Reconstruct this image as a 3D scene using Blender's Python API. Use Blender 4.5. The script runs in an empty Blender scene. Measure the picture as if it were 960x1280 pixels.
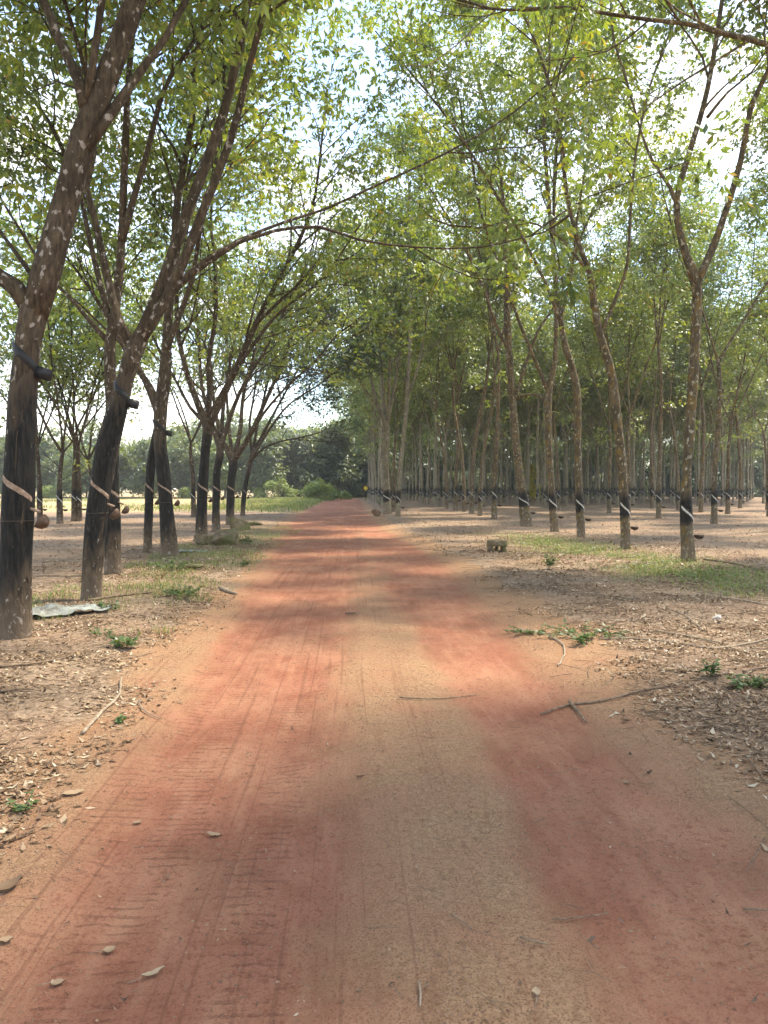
import bpy, math, random
import numpy as np
from mathutils import Euler, Vector

S = bpy.context.scene
COL = S.collection
R = math.radians

# ------------------------------------------------------------------ camera
F = 950.0
CAMH = 1.55
cam_d = bpy.data.cameras.new('camera'); cam = bpy.data.objects.new('camera', cam_d)
COL.objects.link(cam); S.camera = cam
cam.location = (0, 0, CAMH)
cam.rotation_euler = (R(90 - 1.81), 0, R(-2.41))
cam_d.sensor_fit = 'VERTICAL'; cam_d.sensor_height = 36; cam_d.lens = 36 * F / 1280
cam_d.clip_end = 3000; cam_d.clip_start = 0.05
CM = np.array(Euler(cam.rotation_euler).to_matrix())

# ------------------------------------------------------------------ sky and sun
SUN_EL, SUN_AZ = R(62), R(64)          # azimuth measured right of the road direction
w = bpy.data.worlds.new('World'); S.world = w; w.use_nodes = True
nt = w.node_tree; nt.nodes.clear()
def N(nt, t, **k):
    n = nt.nodes.new(t)
    for a, b in k.items():
        if a.startswith('i_'):
            n.inputs[a[2:].replace('_', ' ')].default_value = b
        else: setattr(n, a, b)
    return n
def MIXC(nt, fac, a, b, mode='MIX'):
    n = nt.nodes.new('ShaderNodeMix'); n.data_type = 'RGBA'; n.blend_type = mode
    for s, v in ((n.inputs[0], fac), (n.inputs[6], a), (n.inputs[7], b)):
        if hasattr(v, 'links') or isinstance(v, bpy.types.NodeSocket): nt.links.new(v, s)
        elif isinstance(v, (int, float)): s.default_value = v
        else: s.default_value = (*v, 1) if len(v) == 3 else v
    return n.outputs[2]
def RAMP(nt, src, stops, interp='LINEAR'):
    n = nt.nodes.new('ShaderNodeValToRGB'); n.color_ramp.interpolation = interp
    e = n.color_ramp.elements
    while len(e) < len(stops): e.new(0.5)
    for k, (p, c) in enumerate(stops):
        e[k].position = p
        e[k].color = (c, c, c, 1) if isinstance(c, (int, float)) else (*c, 1)
    nt.links.new(src, n.inputs[0]); return n.outputs[0]
def MATH(nt, op, a, b=None, c=None, clamp=False):
    n = nt.nodes.new('ShaderNodeMath'); n.operation = op; n.use_clamp = clamp
    for s, v in zip(n.inputs, (a, b, c)):
        if v is None: continue
        if isinstance(v, bpy.types.NodeSocket): nt.links.new(v, s)
        else: s.default_value = v
    return n.outputs[0]
sky = N(nt, 'ShaderNodeTexSky', sky_type='NISHITA', sun_disc=False, sun_elevation=SUN_EL, sun_rotation=SUN_AZ,
        air_density=1.0, dust_density=0.4, ozone_density=2.0)
tc = N(nt, 'ShaderNodeTexCoord')
mp = N(nt, 'ShaderNodeMapping'); mp.inputs['Scale'].default_value = (1, 1, 2.6)
nt.links.new(tc.outputs['Generated'], mp.inputs['Vector'])
cn = N(nt, 'ShaderNodeTexNoise', i_Scale=2.6, i_Detail=8.0, i_Roughness=0.6, i_Distortion=0.5)
nt.links.new(mp.outputs[0], cn.inputs['Vector'])
cmask = RAMP(nt, cn.outputs['Fac'], [(0.46, 0.0), (0.68, 1.0)])
sc = MIXC(nt, cmask, sky.outputs[0], (4.8, 4.8, 5.0))
bg = N(nt, 'ShaderNodeBackground', i_Strength=0.15)
nt.links.new(sc, bg.inputs['Color'])
wo = N(nt, 'ShaderNodeOutputWorld'); nt.links.new(bg.outputs[0], wo.inputs[0])

sd = bpy.data.lights.new('sun', 'SUN'); so = bpy.data.objects.new('sun', sd); COL.objects.link(so)
sd.energy = 2.15; sd.angle = R(4.0); sd.color = (1.0, 0.95, 0.86)
sv = Vector((math.sin(SUN_AZ) * math.cos(SUN_EL), math.cos(SUN_AZ) * math.cos(SUN_EL), math.sin(SUN_EL)))
so.rotation_euler = sv.to_track_quat('Z', 'Y').to_euler(); so.location = (20, 20, 60)

S.view_settings.view_transform = 'Standard'; S.view_settings.look = 'None'
S.view_settings.gamma = 1; S.view_settings.exposure = 2.0
S.view_settings.use_white_balance = True; S.view_settings.white_balance_temperature = 7400; S.view_settings.white_balance_tint = 10
S.cycles.max_bounces = 7; S.cycles.diffuse_bounces = 4; S.cycles.transmission_bounces = 5
S.cycles.glossy_bounces = 2; S.cycles.transparent_max_bounces = 4
S.cycles.use_denoising = True; S.cycles.use_adaptive_sampling = True
S.cycles.adaptive_threshold = 0.02
S.cycles.caustics_reflective = False; S.cycles.caustics_refractive = False

# ------------------------------------------------------------------ helpers
def vnoise(x, y, seed=0):
    x = np.asarray(x, float); y = np.asarray(y, float)
    xi = np.floor(x).astype(np.int64); yi = np.floor(y).astype(np.int64)
    fx = x - xi; fy = y - yi
    fx = fx * fx * (3 - 2 * fx); fy = fy * fy * (3 - 2 * fy)
    def h(a, b):
        n = (a * 374761393 + b * 668265263 + seed * 974634777) & 0xffffffff
        n = ((n ^ (n >> 13)) * 1274126177) & 0xffffffff
        n = n ^ (n >> 16)
        return (n & 0xffff) / 65535.0
    return (h(xi, yi) * (1 - fx) + h(xi + 1, yi) * fx) * (1 - fy) + (h(xi, yi + 1) * (1 - fx) + h(xi + 1, yi + 1) * fx) * fy
def fbm(x, y, seed=0, o=4):
    s = 0; a = 0.5
    for k in range(o):
        s = s + a * vnoise(x * 2 ** k, y * 2 ** k, seed + k * 7); a *= 0.5
    return s
def sstep(a, b, x):
    t = np.clip((np.asarray(x, float) - a) / (b - a), 0, 1); return t * t * (3 - 2 * t)

ZL = [0, 3, 7, 12, 18, 29, 40, 60, 98, 130]; XL = [-1.5, -1.6, -1.75, -1.9, -2.15, -2.8, -3.3, -3.4, -3.6, -6.0]
ZR = [0, 5, 12, 16, 28, 49, 98, 130]; XR = [1.95, 2.0, 2.05, 2.0, 1.35, 1.1, 1.2, -1.0]
def road_l(y): return np.interp(y, ZL, XL)
def road_r(y): return np.interp(y, ZR, XR)
def red_mask(x, y):
    x = np.asarray(x, float); y = np.asarray(y, float)
    n = (fbm(x * 1.3, y * 0.35, 5) - 0.47) * 0.9
    l, r = road_l(y), road_r(y)
    n = n + (fbm(x * 4, y * 1.6, 15) - .47) * .35
    left = sstep(0, 0.45, x - l - n * .8 - 0.1) * (1 - sstep(-0.30, 0.22, x + n * .5 - sstep(9, 20, y) * .35))
    right = sstep(0.72, 1.02, x + n * .8 + sstep(5, 14, y) * .45) * (1 - sstep(-0.42, 0.05, x - np.minimum(r, 1.72 + .02 * y) + n * .6))
    far = sstep(7, 18, y) * sstep(-0.1, 0.6, x - l) * (1 - sstep(-0.6, 0.1, x - r)) * (.35 + .5 * sstep(.35, .6, fbm(x * .6, y * .12, 17)))
    return np.clip(np.maximum(np.maximum(left * (.7 + .5 * fbm(x * .5, y * .3, 19)), right * (.55 + .6 * fbm(x * .5, y * .3, 23))), far), 0, 1)
def gh(x, y):
    x = np.asarray(x, float); y = np.asarray(y, float)
    l, r = road_l(y), road_r(y)
    off = np.maximum(sstep(-0.1, 0.9, l - x), sstep(-0.1, 0.9, x - r))
    z = (fbm(x * .25, y * .25, 3) - .47) * 0.16 * sstep(0, 6, np.abs(x)) + off * 0.05
    z = z + (fbm(x * 1.7, y * 1.7, 9) - .47) * (0.02 + 0.05 * off)
    z = z + (fbm(x * 9, y * 9, 21, 3) - .44) * (0.010 + 0.02 * off)
    z = z - red_mask(x, y) * 0.035 + .02 * (fbm(x * 3.5, y * 2.2, 27) - .47)
    # long ruts made by narrow wheels near the middle
    for c, wd, d in ((-0.12, .05, .012), (0.02, .04, .010), (-1.0, .05, .008), (-0.62, .03, .007)):
        cc = c + (vnoise(y * .25, y * 0 + c * 7, 4) - .5) * .25
        z = z - d * np.exp(-((x - cc) / wd) ** 2) * (vnoise(y * .7, c * 5 + 0 * y, 8) > .25)
    return z
def ghf(x, y): return float(gh(np.array([x]), np.array([y]))[0])

def ray(px, py):
    d = np.array([(px - 480) / F, (640 - py) / F, -1.0]); return CM @ d
def at(px, py, Y):
    d = ray(px, py); t = Y / d[1]
    return np.array([0, 0, CAMH]) + d * t
def gp(px, py):
    """point of the ground seen at a pixel of the photograph"""
    d = ray(px, py); t = CAMH / -d[2]
    for _ in range(6):
        p = np.array([0, 0, CAMH]) + d * t
        t = (CAMH - ghf(p[0], p[1])) / -d[2]
    p = np.array([0, 0, CAMH]) + d * t
    return p
def mesh(name, V, faces, mat=None, smooth=True, attrs=None):
    """faces: list of (K,n) int arrays"""
    me = bpy.data.meshes.new(name)
    V = np.ascontiguousarray(V, dtype=np.float32)
    me.vertices.add(len(V)); me.vertices.foreach_set('co', V.ravel())
    faces = [np.asarray(f) for f in faces if len(f)]
    loops = np.concatenate([f.ravel() for f in faces]).astype(np.int32)
    tot = np.concatenate([np.full(len(f), f.shape[1]) for f in faces]).astype(np.int32)
    st = np.concatenate([[0], np.cumsum(tot)[:-1]]).astype(np.int32)
    me.loops.add(len(loops)); me.loops.foreach_set('vertex_index', loops)
    me.polygons.add(len(tot)); me.polygons.foreach_set('loop_start', st); me.polygons.foreach_set('loop_total', tot)
    me.update(calc_edges=True)
    me.polygons.foreach_set('use_smooth', np.full(len(tot), smooth))
    for k, v in (attrs or {}).items():
        a = me.attributes.new(k, 'FLOAT', 'POINT'); a.data.foreach_set('value', np.asarray(v, np.float32))
    if mat:
        me.materials.append(mat)
    me.validate()
    return me
def obj(name, me, parent=None, loc=(0, 0, 0), rot=(0, 0, 0), **p):
    o = bpy.data.objects.new(name, me); COL.objects.link(o)
    o.location = loc; o.rotation_euler = rot
    if parent: o.parent = parent
    for k, v in p.items():
        if v is not None: o[k] = v
    return o
def thing(name, label, category, loc=(0, 0, 0), rot=(0, 0, 0), group=None):
    return obj(name, None, None, loc, rot, label=label, category=category, group=group)

class Geo:
    def __init__(s): s.v = []; s.q = []; s.t = []; s.n = 0
    def add(s, V, q=None, t=None):
        V = np.asarray(V, float)
        if q is not None and len(q): s.q.append(np.asarray(q) + s.n)
        if t is not None and len(t): s.t.append(np.asarray(t) + s.n)
        s.v.append(V); s.n += len(V)
    def build(s, name, mat, smooth=True):
        return mesh(name, np.concatenate(s.v), [np.concatenate(a) for a in (s.q, s.t) if a], mat, smooth)
    def tube(s, P, rad, sides=8, cap=True, rough=0.0, rng=None):
        P = np.asarray(P, float); n = len(P); rad = np.broadcast_to(np.asarray(rad, float), (n,))
        T = np.gradient(P, axis=0); T /= np.linalg.norm(T, axis=1)[:, None] + 1e-9
        u = np.cross(T[0], [0.3, 1, 0.1]); u /= np.linalg.norm(u)
        a = np.arange(sides) * 2 * np.pi / sides; ca, sa = np.cos(a), np.sin(a)
        V = np.empty((n, sides, 3))
        for i in range(n):
            u = u - T[i] * (u @ T[i]); u /= np.linalg.norm(u); v = np.cross(T[i], u)
            rr = rad[i] * (1 + (rng.normal(0, rough, sides) if rough else 0))
            V[i] = P[i] + (np.outer(ca * rr, u) + np.outer(sa * rr, v))
        i = np.arange(n - 1)[:, None] * sides; j = np.arange(sides)[None]; k = (j + 1) % sides
        q = np.stack([i + j, i + k, i + sides + k, i + sides + j], -1).reshape(-1, 4)
        V = V.reshape(-1, 3)
        t = None
        if cap:
            V = np.concatenate([V, P[:1], P[-1:]]); b = n * sides; j = j.ravel(); k = k.ravel()
            t = np.concatenate([np.stack([k, j, np.full(sides, b)], -1),
                                np.stack([(n - 1) * sides + j, (n - 1) * sides + k, np.full(sides, b + 1)], -1)])
        s.add(V, q, t)

def smooth_path(pts, step):
    """Catmull-Rom through the points (any columns), resampled about every step metres"""
    P = np.asarray(pts, float)
    P = np.vstack([2 * P[0] - P[1], P, 2 * P[-1] - P[-2]])
    out = []
    for i in range(1, len(P) - 2):
        n = max(1, int(round(np.linalg.norm(P[i + 1, :3] - P[i, :3]) / step)))
        t = (np.arange(n) / n)[:, None]
        a, b, c, d = P[i - 1], P[i], P[i + 1], P[i + 2]
        out.append(.5 * (2 * b + (c - a) * t + (2 * a - 5 * b + 4 * c - d) * t ** 2 + (3 * b - a - 3 * c + d) * t ** 3))
    out.append(P[-2:-1])
    return np.concatenate(out)

# ------------------------------------------------------------------ materials
def new_mat(name):
    m = bpy.data.materials.new(name); m.use_nodes = True; t = m.node_tree; t.nodes.clear()
    out = t.nodes.new('ShaderNodeOutputMaterial'); return m, t, out
def pbsdf(t, out, col, rough=0.85, bump=None, spec=0.25):
    b = t.nodes.new('ShaderNodeBsdfPrincipled')
    if isinstance(col, bpy.types.NodeSocket): t.links.new(col, b.inputs['Base Color'])
    else: b.inputs['Base Color'].default_value = (*col, 1)
    if isinstance(rough, bpy.types.NodeSocket): t.links.new(rough, b.inputs['Roughness'])
    else: b.inputs['Roughness'].default_value = rough
    b.inputs['Specular IOR Level'].default_value = spec
    if bump: t.links.new(bump, b.inputs['Normal'])
    t.links.new(b.outputs[0], out.inputs[0]); return b
def coords(t, scale=(1, 1, 1), kind='Object'):
    c = t.nodes.new('ShaderNodeTexCoord'); m = t.nodes.new('ShaderNodeMapping')
    m.inputs['Scale'].default_value = scale; t.links.new(c.outputs[kind], m.inputs['Vector']); return m.outputs[0]
def noise(t, vec, scale, detail=4, rough=.55, dist=0):
    n = N(t, 'ShaderNodeTexNoise', i_Scale=scale, i_Detail=detail, i_Roughness=rough, i_Distortion=dist)
    t.links.new(vec, n.inputs['Vector']); return n.outputs['Fac']
def voro(t, vec, scale, feature='F1', rnd=1):
    n = N(t, 'ShaderNodeTexVoronoi', feature=feature); n.inputs['Scale'].default_value = scale
    t.links.new(vec, n.inputs['Vector']); return n
def BUMP(t, h, strength, dist, prev=None):
    b = N(t, 'ShaderNodeBump'); b.inputs['Strength'].default_value = strength; b.inputs['Distance'].default_value = dist
    t.links.new(h, b.inputs['Height'])
    if prev: t.links.new(prev, b.inputs['Normal'])
    return b.outputs[0]
def ATTR(t, name):
    a = N(t, 'ShaderNodeAttribute'); a.attribute_name = name; return a.outputs['Fac']

def mat_bark(name, dark, light, lich=.5, lichcol=(.42, .40, .34), moss=None):
    m, t, o = new_mat(name)
    v = coords(t, (1, 1, .28)); v2 = coords(t, (1, 1, .7))
    n1 = noise(t, v, 26, 8, .65, .4); n2 = noise(t, v2, 3.2, 4)
    c = MIXC(t, RAMP(t, n1, [(.35, 0.0), (.68, 1.0)]), dark, light)
    c = MIXC(t, RAMP(t, n2, [(.4, 0.0), (.65, .6)]), c, tuple(x * .6 for x in dark))
    if moss:
        c = MIXC(t, RAMP(t, noise(t, v2, 7, 5, .6), [(.5, 0.0), (.62, .75)]), c, moss)
    vv = noise(t, v2, 15, 3, .5, .15)
    sz = N(t, 'ShaderNodeSeparateXYZ'); t.links.new(coords(t), sz.inputs[0])
    zz = MATH(t, 'ADD', sz.outputs[2], MATH(t, 'MULTIPLY', MATH(t, 'SUBTRACT', n2, .5), .5))
    c = MIXC(t, RAMP(t, vv, [(.64 - lich * .08, 0.0), (.70 - lich * .08, .8)]), c, lichcol)
    c = MIXC(t, RAMP(t, zz, [(.05, .6), (.42, 0.0)]), c, (.23, .165, .115))
    cr = voro(t, v, 16, 'DISTANCE_TO_EDGE').outputs['Distance']
    b = BUMP(t, RAMP(t, cr, [(0, 0.0), (.12, 1.0)]), .45, .012); b = BUMP(t, n1, .9, .02, b)
    pbsdf(t, o, c, .9, b, .2); return m
BARK_R = mat_bark('bark_brown', (.058, .044, .027), (.20, .155, .10), .55, (.40, .37, .28), (.19, .12, .035))
BARK_L = mat_bark('bark_red_brown', (.038, .027, .018), (.135, .098, .064), .4, (.38, .33, .29))
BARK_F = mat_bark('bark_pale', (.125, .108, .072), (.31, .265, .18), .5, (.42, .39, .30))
def mat_black():
    m, t, o = new_mat('black_tapping_coat')
    v = coords(t, (1, 1, .16)); n = noise(t, v, 34, 7, .7, .3)
    c = MIXC(t, RAMP(t, n, [(.42, 0.0), (.72, 1.0)]), (.006, .006, .006), (.045, .038, .030))
    c = MIXC(t, RAMP(t, noise(t, coords(t, (1, 1, .5)), 14, 4), [(.66, 0.0), (.72, .7)]), c, (.15, .13, .10))
    e = MATH(t, 'ADD', ATTR(t, 'edge'), MATH(t, 'MULTIPLY', MATH(t, 'SUBTRACT', noise(t, coords(t, (1, 1, .22)), 16, 6, .7), .5), 1.5))
    c = MIXC(t, RAMP(t, e, [(.02, 1.0), (.5, 0.0)]), c, (.085, .060, .040))
    pbsdf(t, o, c, .8, BUMP(t, n, 1, .03), .25); return m
BLACK = mat_black()
def mat_simple(name, a, b, scale=20, rough=.8, bump=.3, bd=.01, stretch=(1, 1, 1), spec=.3, lo=.35, hi=.65):
    m, t, o = new_mat(name)
    n = noise(t, coords(t, stretch), scale, 6, .6)
    pbsdf(t, o, MIXC(t, RAMP(t, n, [(lo, 0.0), (hi, 1.0)]), a, b), rough, BUMP(t, n, bump, bd), spec); return m
DUSTY = mat_simple('dusty_lower_bark', (.11, .085, .06), (.26, .20, .145), 18, .95, .8, .015, (1, 1, .35))
STRIP_W = mat_simple('white_latex_strip', (.30, .27, .23), (.62, .59, .53), 30, .6)
STRIP_P = mat_simple('peeled_pink_bark', (.20, .125, .085), (.38, .28, .20), 24, .8)
CUP = mat_simple('dark_cup', (.018, .010, .007), (.06, .035, .022), 14, .38, .2)
CUPB = mat_simple('brown_coconut_cup', (.05, .026, .014), (.12, .07, .045), 22, .55, .3)
CLOTH = mat_simple('black_rubber_guard', (.008, .008, .009), (.02, .02, .022), 20, .5)
WIRE = mat_simple('rusty_wire', (.05, .035, .025), (.10, .07, .05), 40, .6)

def mat_leaf(name, stops, trans=.42, gloss=.07, yel=(1.25, 1.15, .45)):
    m, t, o = new_mat(name)
    tint = ATTR(t, 'tint')
    c = RAMP(t, tint, stops)
    d = N(t, 'ShaderNodeBsdfDiffuse'); tr = N(t, 'ShaderNodeBsdfTranslucent'); g = N(t, 'ShaderNodeBsdfGlossy', i_Roughness=.42)
    t.links.new(c, d.inputs[0]); t.links.new(MIXC(t, 1, c, yel, 'MULTIPLY'), tr.inputs[0])
    g.inputs[0].default_value = (.9, .95, 1, 1)
    m1 = N(t, 'ShaderNodeMixShader'); m1.inputs[0].default_value = trans
    t.links.new(d.outputs[0], m1.inputs[1]); t.links.new(tr.outputs[0], m1.inputs[2])
    m2 = N(t, 'ShaderNodeMixShader'); m2.inputs[0].default_value = gloss
    t.links.new(m1.outputs[0], m2.inputs[1]); t.links.new(g.outputs[0], m2.inputs[2])
    t.links.new(m2.outputs[0], o.inputs[0]); return m
LEAF = mat_leaf('rubber_leaf', [(0, (.075, .14, .045)), (.4, (.15, .23, .062)), (.75, (.27, .34, .07)), (.95, (.38, .39, .07)), (1, (.42, .28, .07))], .56, .09)
LEAF_D = mat_leaf('dark_leaf', [(0, (.032, .075, .028)), (.6, (.065, .12, .038)), (1, (.12, .18, .05))], .4, .07)
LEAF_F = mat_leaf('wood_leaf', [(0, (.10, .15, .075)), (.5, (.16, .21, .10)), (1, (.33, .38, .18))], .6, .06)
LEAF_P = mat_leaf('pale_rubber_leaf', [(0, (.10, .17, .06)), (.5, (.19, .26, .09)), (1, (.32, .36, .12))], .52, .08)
LEAF_B = mat_leaf('bright_shrub_leaf', [(0, (.15, .22, .05)), (1, (.34, .42, .12))], .4, .04)
LEAF_Y = mat_leaf('yellow_shrub_leaf', [(0, (.30, .28, .03)), (1, (.55, .48, .05))], .4, .04)
GRASS = mat_leaf('grass_blade', [(0, (.10, .16, .04)), (.6, (.22, .27, .09)), (1, (.42, .37, .20))], .35, .03)
LITTER = mat_leaf('dry_leaf', [(0, (.07, .04, .022)), (.4, (.19, .12, .07)), (.8, (.36, .25, .155)), (1, (.50, .42, .30))], .08, .03, (1, .8, .6))
STICK = mat_simple('dry_stick', (.10, .065, .04), (.26, .18, .12), 30, .9, .5, .004, (1, 1, 1))
STICK_P = mat_simple('pale_stick', (.19, .145, .10), (.36, .28, .20), 30, .9, .4, .004)

def mat_soil(name):
    m, t, o = new_mat(name)
    v = coords(t); red = ATTR(t, 'red'); lit = ATTR(t, 'litter'); gr = ATTR(t, 'grass'); road = ATTR(t, 'road'); fld = ATTR(t, 'field')
    nb = noise(t, v, 2.2, 6, .6, .4); nf = noise(t, v, 30, 6, .7); nvf = noise(t, v, 120, 4, .7)
    vl = coords(t, (5, .8, 1)); streak = noise(t, vl, 2.0, 6, .65)
    tan = MIXC(t, RAMP(t, nf, [(.3, 0.0), (.7, 1.0)]), (.25, .14, .078), (.49, .315, .185))
    tan = MIXC(t, RAMP(t, nvf, [(.51, 0.0), (.58, .8)]), tan, (.15, .08, .045))
    redc = MIXC(t, RAMP(t, nb, [(.3, 0.0), (.7, 1.0)]), (.25, .092, .054), (.385, .175, .11))
    redc = MIXC(t, RAMP(t, noise(t, v, .9, 5, .6), [(.45, 0.0), (.62, .6)]), redc, (.45, .24, .145))
    redc = MIXC(t, RAMP(t, nf, [(.50, 0.0), (.66, .6)]), redc, (.17, .062, .036))
    redc = MIXC(t, RAMP(t, nvf, [(.50, 0.0), (.62, .6)]), redc, (.22, .075, .042))
    redc = MIXC(t, RAMP(t, streak, [(.5, 0.0), (.7, .35)]), redc, (.47, .26, .16))
    rm = MATH(t, 'ADD', MATH(t, 'MULTIPLY_ADD', road, .16, red), MATH(t, 'MULTIPLY', MATH(t, 'SUBTRACT', nf, .5), .9))
    rm = MATH(t, 'ADD', rm, MATH(t, 'MULTIPLY', MATH(t, 'SUBTRACT', nb, .5), 1.5))
    c = MIXC(t, RAMP(t, rm, [(-.0, 0.0), (1.1, 1.0)]), tan, redc)
    # dark narrow wheel streaks in the driven way
    sm = MATH(t, 'MULTIPLY', RAMP(t, streak, [(.30, 1.0), (.43, 0.0)]), MATH(t, 'MULTIPLY', road, .45))
    c = MIXC(t, sm, c, (.20, .085, .05))
    ln = RAMP(t, noise(t, coords(t, (16, .16, 1)), 1.6, 3, .5), [(.60, 0.0), (.64, 1.0)])
    c = MIXC(t, MATH(t, 'MULTIPLY', MATH(t, 'MULTIPLY', ln, MATH(t, 'MULTIPLY', road, RAMP(t, MATH(t, 'MULTIPLY_ADD', ATTR(t, 'gx'), .25, .5), [(.52, 1.0), (.68, .15)]))), .42), c, (.17, .075, .045))
    # verge: dusty, leafy soil
    soil = MIXC(t, RAMP(t, nf, [(.34, 0.0), (.66, 1.0)]), (.16, .112, .075), (.40, .295, .205))
    soil = MIXC(t, RAMP(t, noise(t, v, .8, 5), [(.45, 0.0), (.65, .4)]), soil, (.32, .18, .115))
    vo = voro(t, coords(t, (1, 1, 1)), 22).outputs
    soil = MIXC(t, RAMP(t, vo['Color'], [(.45, 0.0), (.8, .55)]), soil, (.13, .085, .055))
    lm = MATH(t, 'ADD', lit, MATH(t, 'MULTIPLY', MATH(t, 'SUBTRACT', nf, .5), .7))
    c = MIXC(t, RAMP(t, lm, [(.3, 0.0), (.75, 1.0)]), c, soil)
    fc = MIXC(t, RAMP(t, noise(t, v, .35, 5), [(.4, 0.0), (.6, 1.0)]), (.40, .26, .17), (.33, .30, .13))
    c = MIXC(t, fld, c, fc)
    gc = MIXC(t, RAMP(t, nf, [(.35, 0.0), (.65, 1.0)]), (.13, .16, .05), (.27, .30, .09))
    c = MIXC(t, MATH(t, 'MULTIPLY', gr, .45), c, gc)
    # relief: crumbs, tread prints
    sep = N(t, 'ShaderNodeSeparateXYZ'); t.links.new(v, sep.inputs[0]); X, Y = sep.outputs[0], sep.outputs[1]
    wob = MATH(t, 'MULTIPLY', MATH(t, 'SUBTRACT', noise(t, v, 1.3, 2), .5), .5)
    def band(cx, half):
        dd = MATH(t, 'ABSOLUTE', MATH(t, 'SUBTRACT', MATH(t, 'ADD', X, wob), cx))
        return MATH(t, 'MULTIPLY', RAMP(t, dd, [(half * .85, 1.0), (half * 1.1, 0.0)]), 1)
    def bars(period, slant, cx):
        ax = MATH(t, 'ABSOLUTE', MATH(t, 'SUBTRACT', MATH(t, 'ADD', X, wob), cx))
        ph = MATH(t, 'ADD', MATH(t, 'MULTIPLY', Y, 6.283 / period), MATH(t, 'MULTIPLY', ax, slant))
        ph = MATH(t, 'ADD', ph, MATH(t, 'MULTIPLY', noise(t, v, 5, 4, .6), 7))
        return RAMP(t, MATH(t, 'MULTIPLY_ADD', MATH(t, 'SINE', ph), .5, .5), [(.80, 0.0), (.93, 1.0)])
    tr = None
    for cx, half, per, sl in ((-1.22, .17, .075, 7), (-.84, .12, .055, -9), (-.36, .11, .06, 9), (-1.62, .14, .08, 6)):
        b = MATH(t, 'MULTIPLY', band(cx, half), bars(per, sl, cx))
        tr = b if tr is None else MATH(t, 'MAXIMUM', tr, b)
    brk = RAMP(t, noise(t, v, 7, 5, .75), [(.46, 0.0), (.55, 1.0)])
    tr = MATH(t, 'MULTIPLY', MATH(t, 'MULTIPLY', tr, brk), MATH(t, 'MAXIMUM', red, .25))
    b1 = BUMP(t, nf, .6, .025)
    b2 = BUMP(t, nvf, .5, .008, b1)
    inv = MATH(t, 'MULTIPLY', tr, -1)
    b3 = BUMP(t, inv, .6, .016, b2)
    c = MIXC(t, MATH(t, 'MULTIPLY', tr, .4), c, (.16, .07, .045))
    pbsdf(t, o, c, .95, b3, .12); return m
SOIL = mat_soil('red_tan_soil')

# ------------------------------------------------------------------ ground and road (one continuous relief, split along the road edges)
def grow_axis(a, s, end, g):
    out = []
    while a < end: s *= g; a += s; out.append(a)
    return out
yl = list(np.arange(1.2, 7.5, .030)); yl += grow_axis(yl[-1], .030, 900, 1.024)
yneg = [-v for v in grow_axis(-1.2, .05, 40, 1.12)]
ys = np.array(sorted(yneg + yl))
xc = list(np.arange(-2.2, 2.6, .032)); xr_ = grow_axis(xc[-1], .032, 600, 1.08); xl_ = [-v for v in grow_axis(2.2, .032, 600, 1.08)]
xs = np.array(sorted(xl_ + xc + xr_))
GX, GY = np.meshgrid(xs, ys)
gx, gy = GX.ravel(), GY.ravel()
GZ = gh(gx, gy)
nx, ny = len(xs), len(ys)
ii = (np.arange(ny - 1)[:, None] * nx + np.arange(nx - 1)[None]).ravel()
quads = np.stack([ii, ii + 1, ii + nx + 1, ii + nx], -1)
cx = gx[quads].mean(1); cy = gy[quads].mean(1)
edge_n = (fbm(cx * 2, cy * 2, 31) - .47) * .5
is_road = (cx > road_l(cy) + edge_n) & (cx < road_r(cy) + edge_n) & (cy < 128)
def masks(x, y):
    l, r = road_l(y), road_r(y)
    nn = (fbm(x * 1.1, y * 1.1, 41) - .47)
    lit = np.maximum(sstep(-.15, .6, l - x + nn * 1.2), sstep(.0, .9, x - r + nn * 1.2))
    rd = 1 - np.maximum(sstep(-.2, .3, l - x), sstep(-.2, .3, x - r))
    g1 = np.exp(-((x - 5.6 - nn * 2.5 - (17 - y) * .06) / 1.0) ** 2) * sstep(9.5, 12.5, y) * (1 - sstep(20, 27, y))
    g2 = sstep(44, 60, y) * sstep(-16, -4, x) * (1 - sstep(-3.8, -3.0, x))
    g3 = sstep(60, 95, y) * sstep(1.1, 1.9, x) * (1 - sstep(3.5, 6, x)) * .5
    g4 = np.exp(-((x + 3.0) / .7) ** 2) * sstep(9, 12, y) * (1 - sstep(24, 34, y)) * .45
    gr = np.clip((g1 + g2 + g3 + g4) * sstep(.3, .55, fbm(x * .8, y * .8, 55)), 0, 1)
    fd = sstep(44, 52, y) * (1 - sstep(-5.5, -3.8, x)) * 1.0
    fd = np.maximum(fd, sstep(-17, -22, x) * sstep(20, 30, y)) if False else fd
    return lit, rd, gr, fd
lit, rd, gr, fd = masks(gx, gy)
rm = red_mask(gx, gy) * rd
for nm, sel in (('ground', ~is_road), ('dirt_road', is_road)):
    q = quads[sel]; used, inv = np.unique(q, return_inverse=True); q = inv.reshape(q.shape)
    me = mesh(nm, np.stack([gx[used], gy[used], GZ[used]], -1), [q], SOIL, True,
              {'red': rm[used], 'litter': lit[used], 'grass': gr[used], 'road': rd[used], 'field': fd[used], 'gx': gx[used]})
    obj(nm, me, kind='structure')

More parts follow.
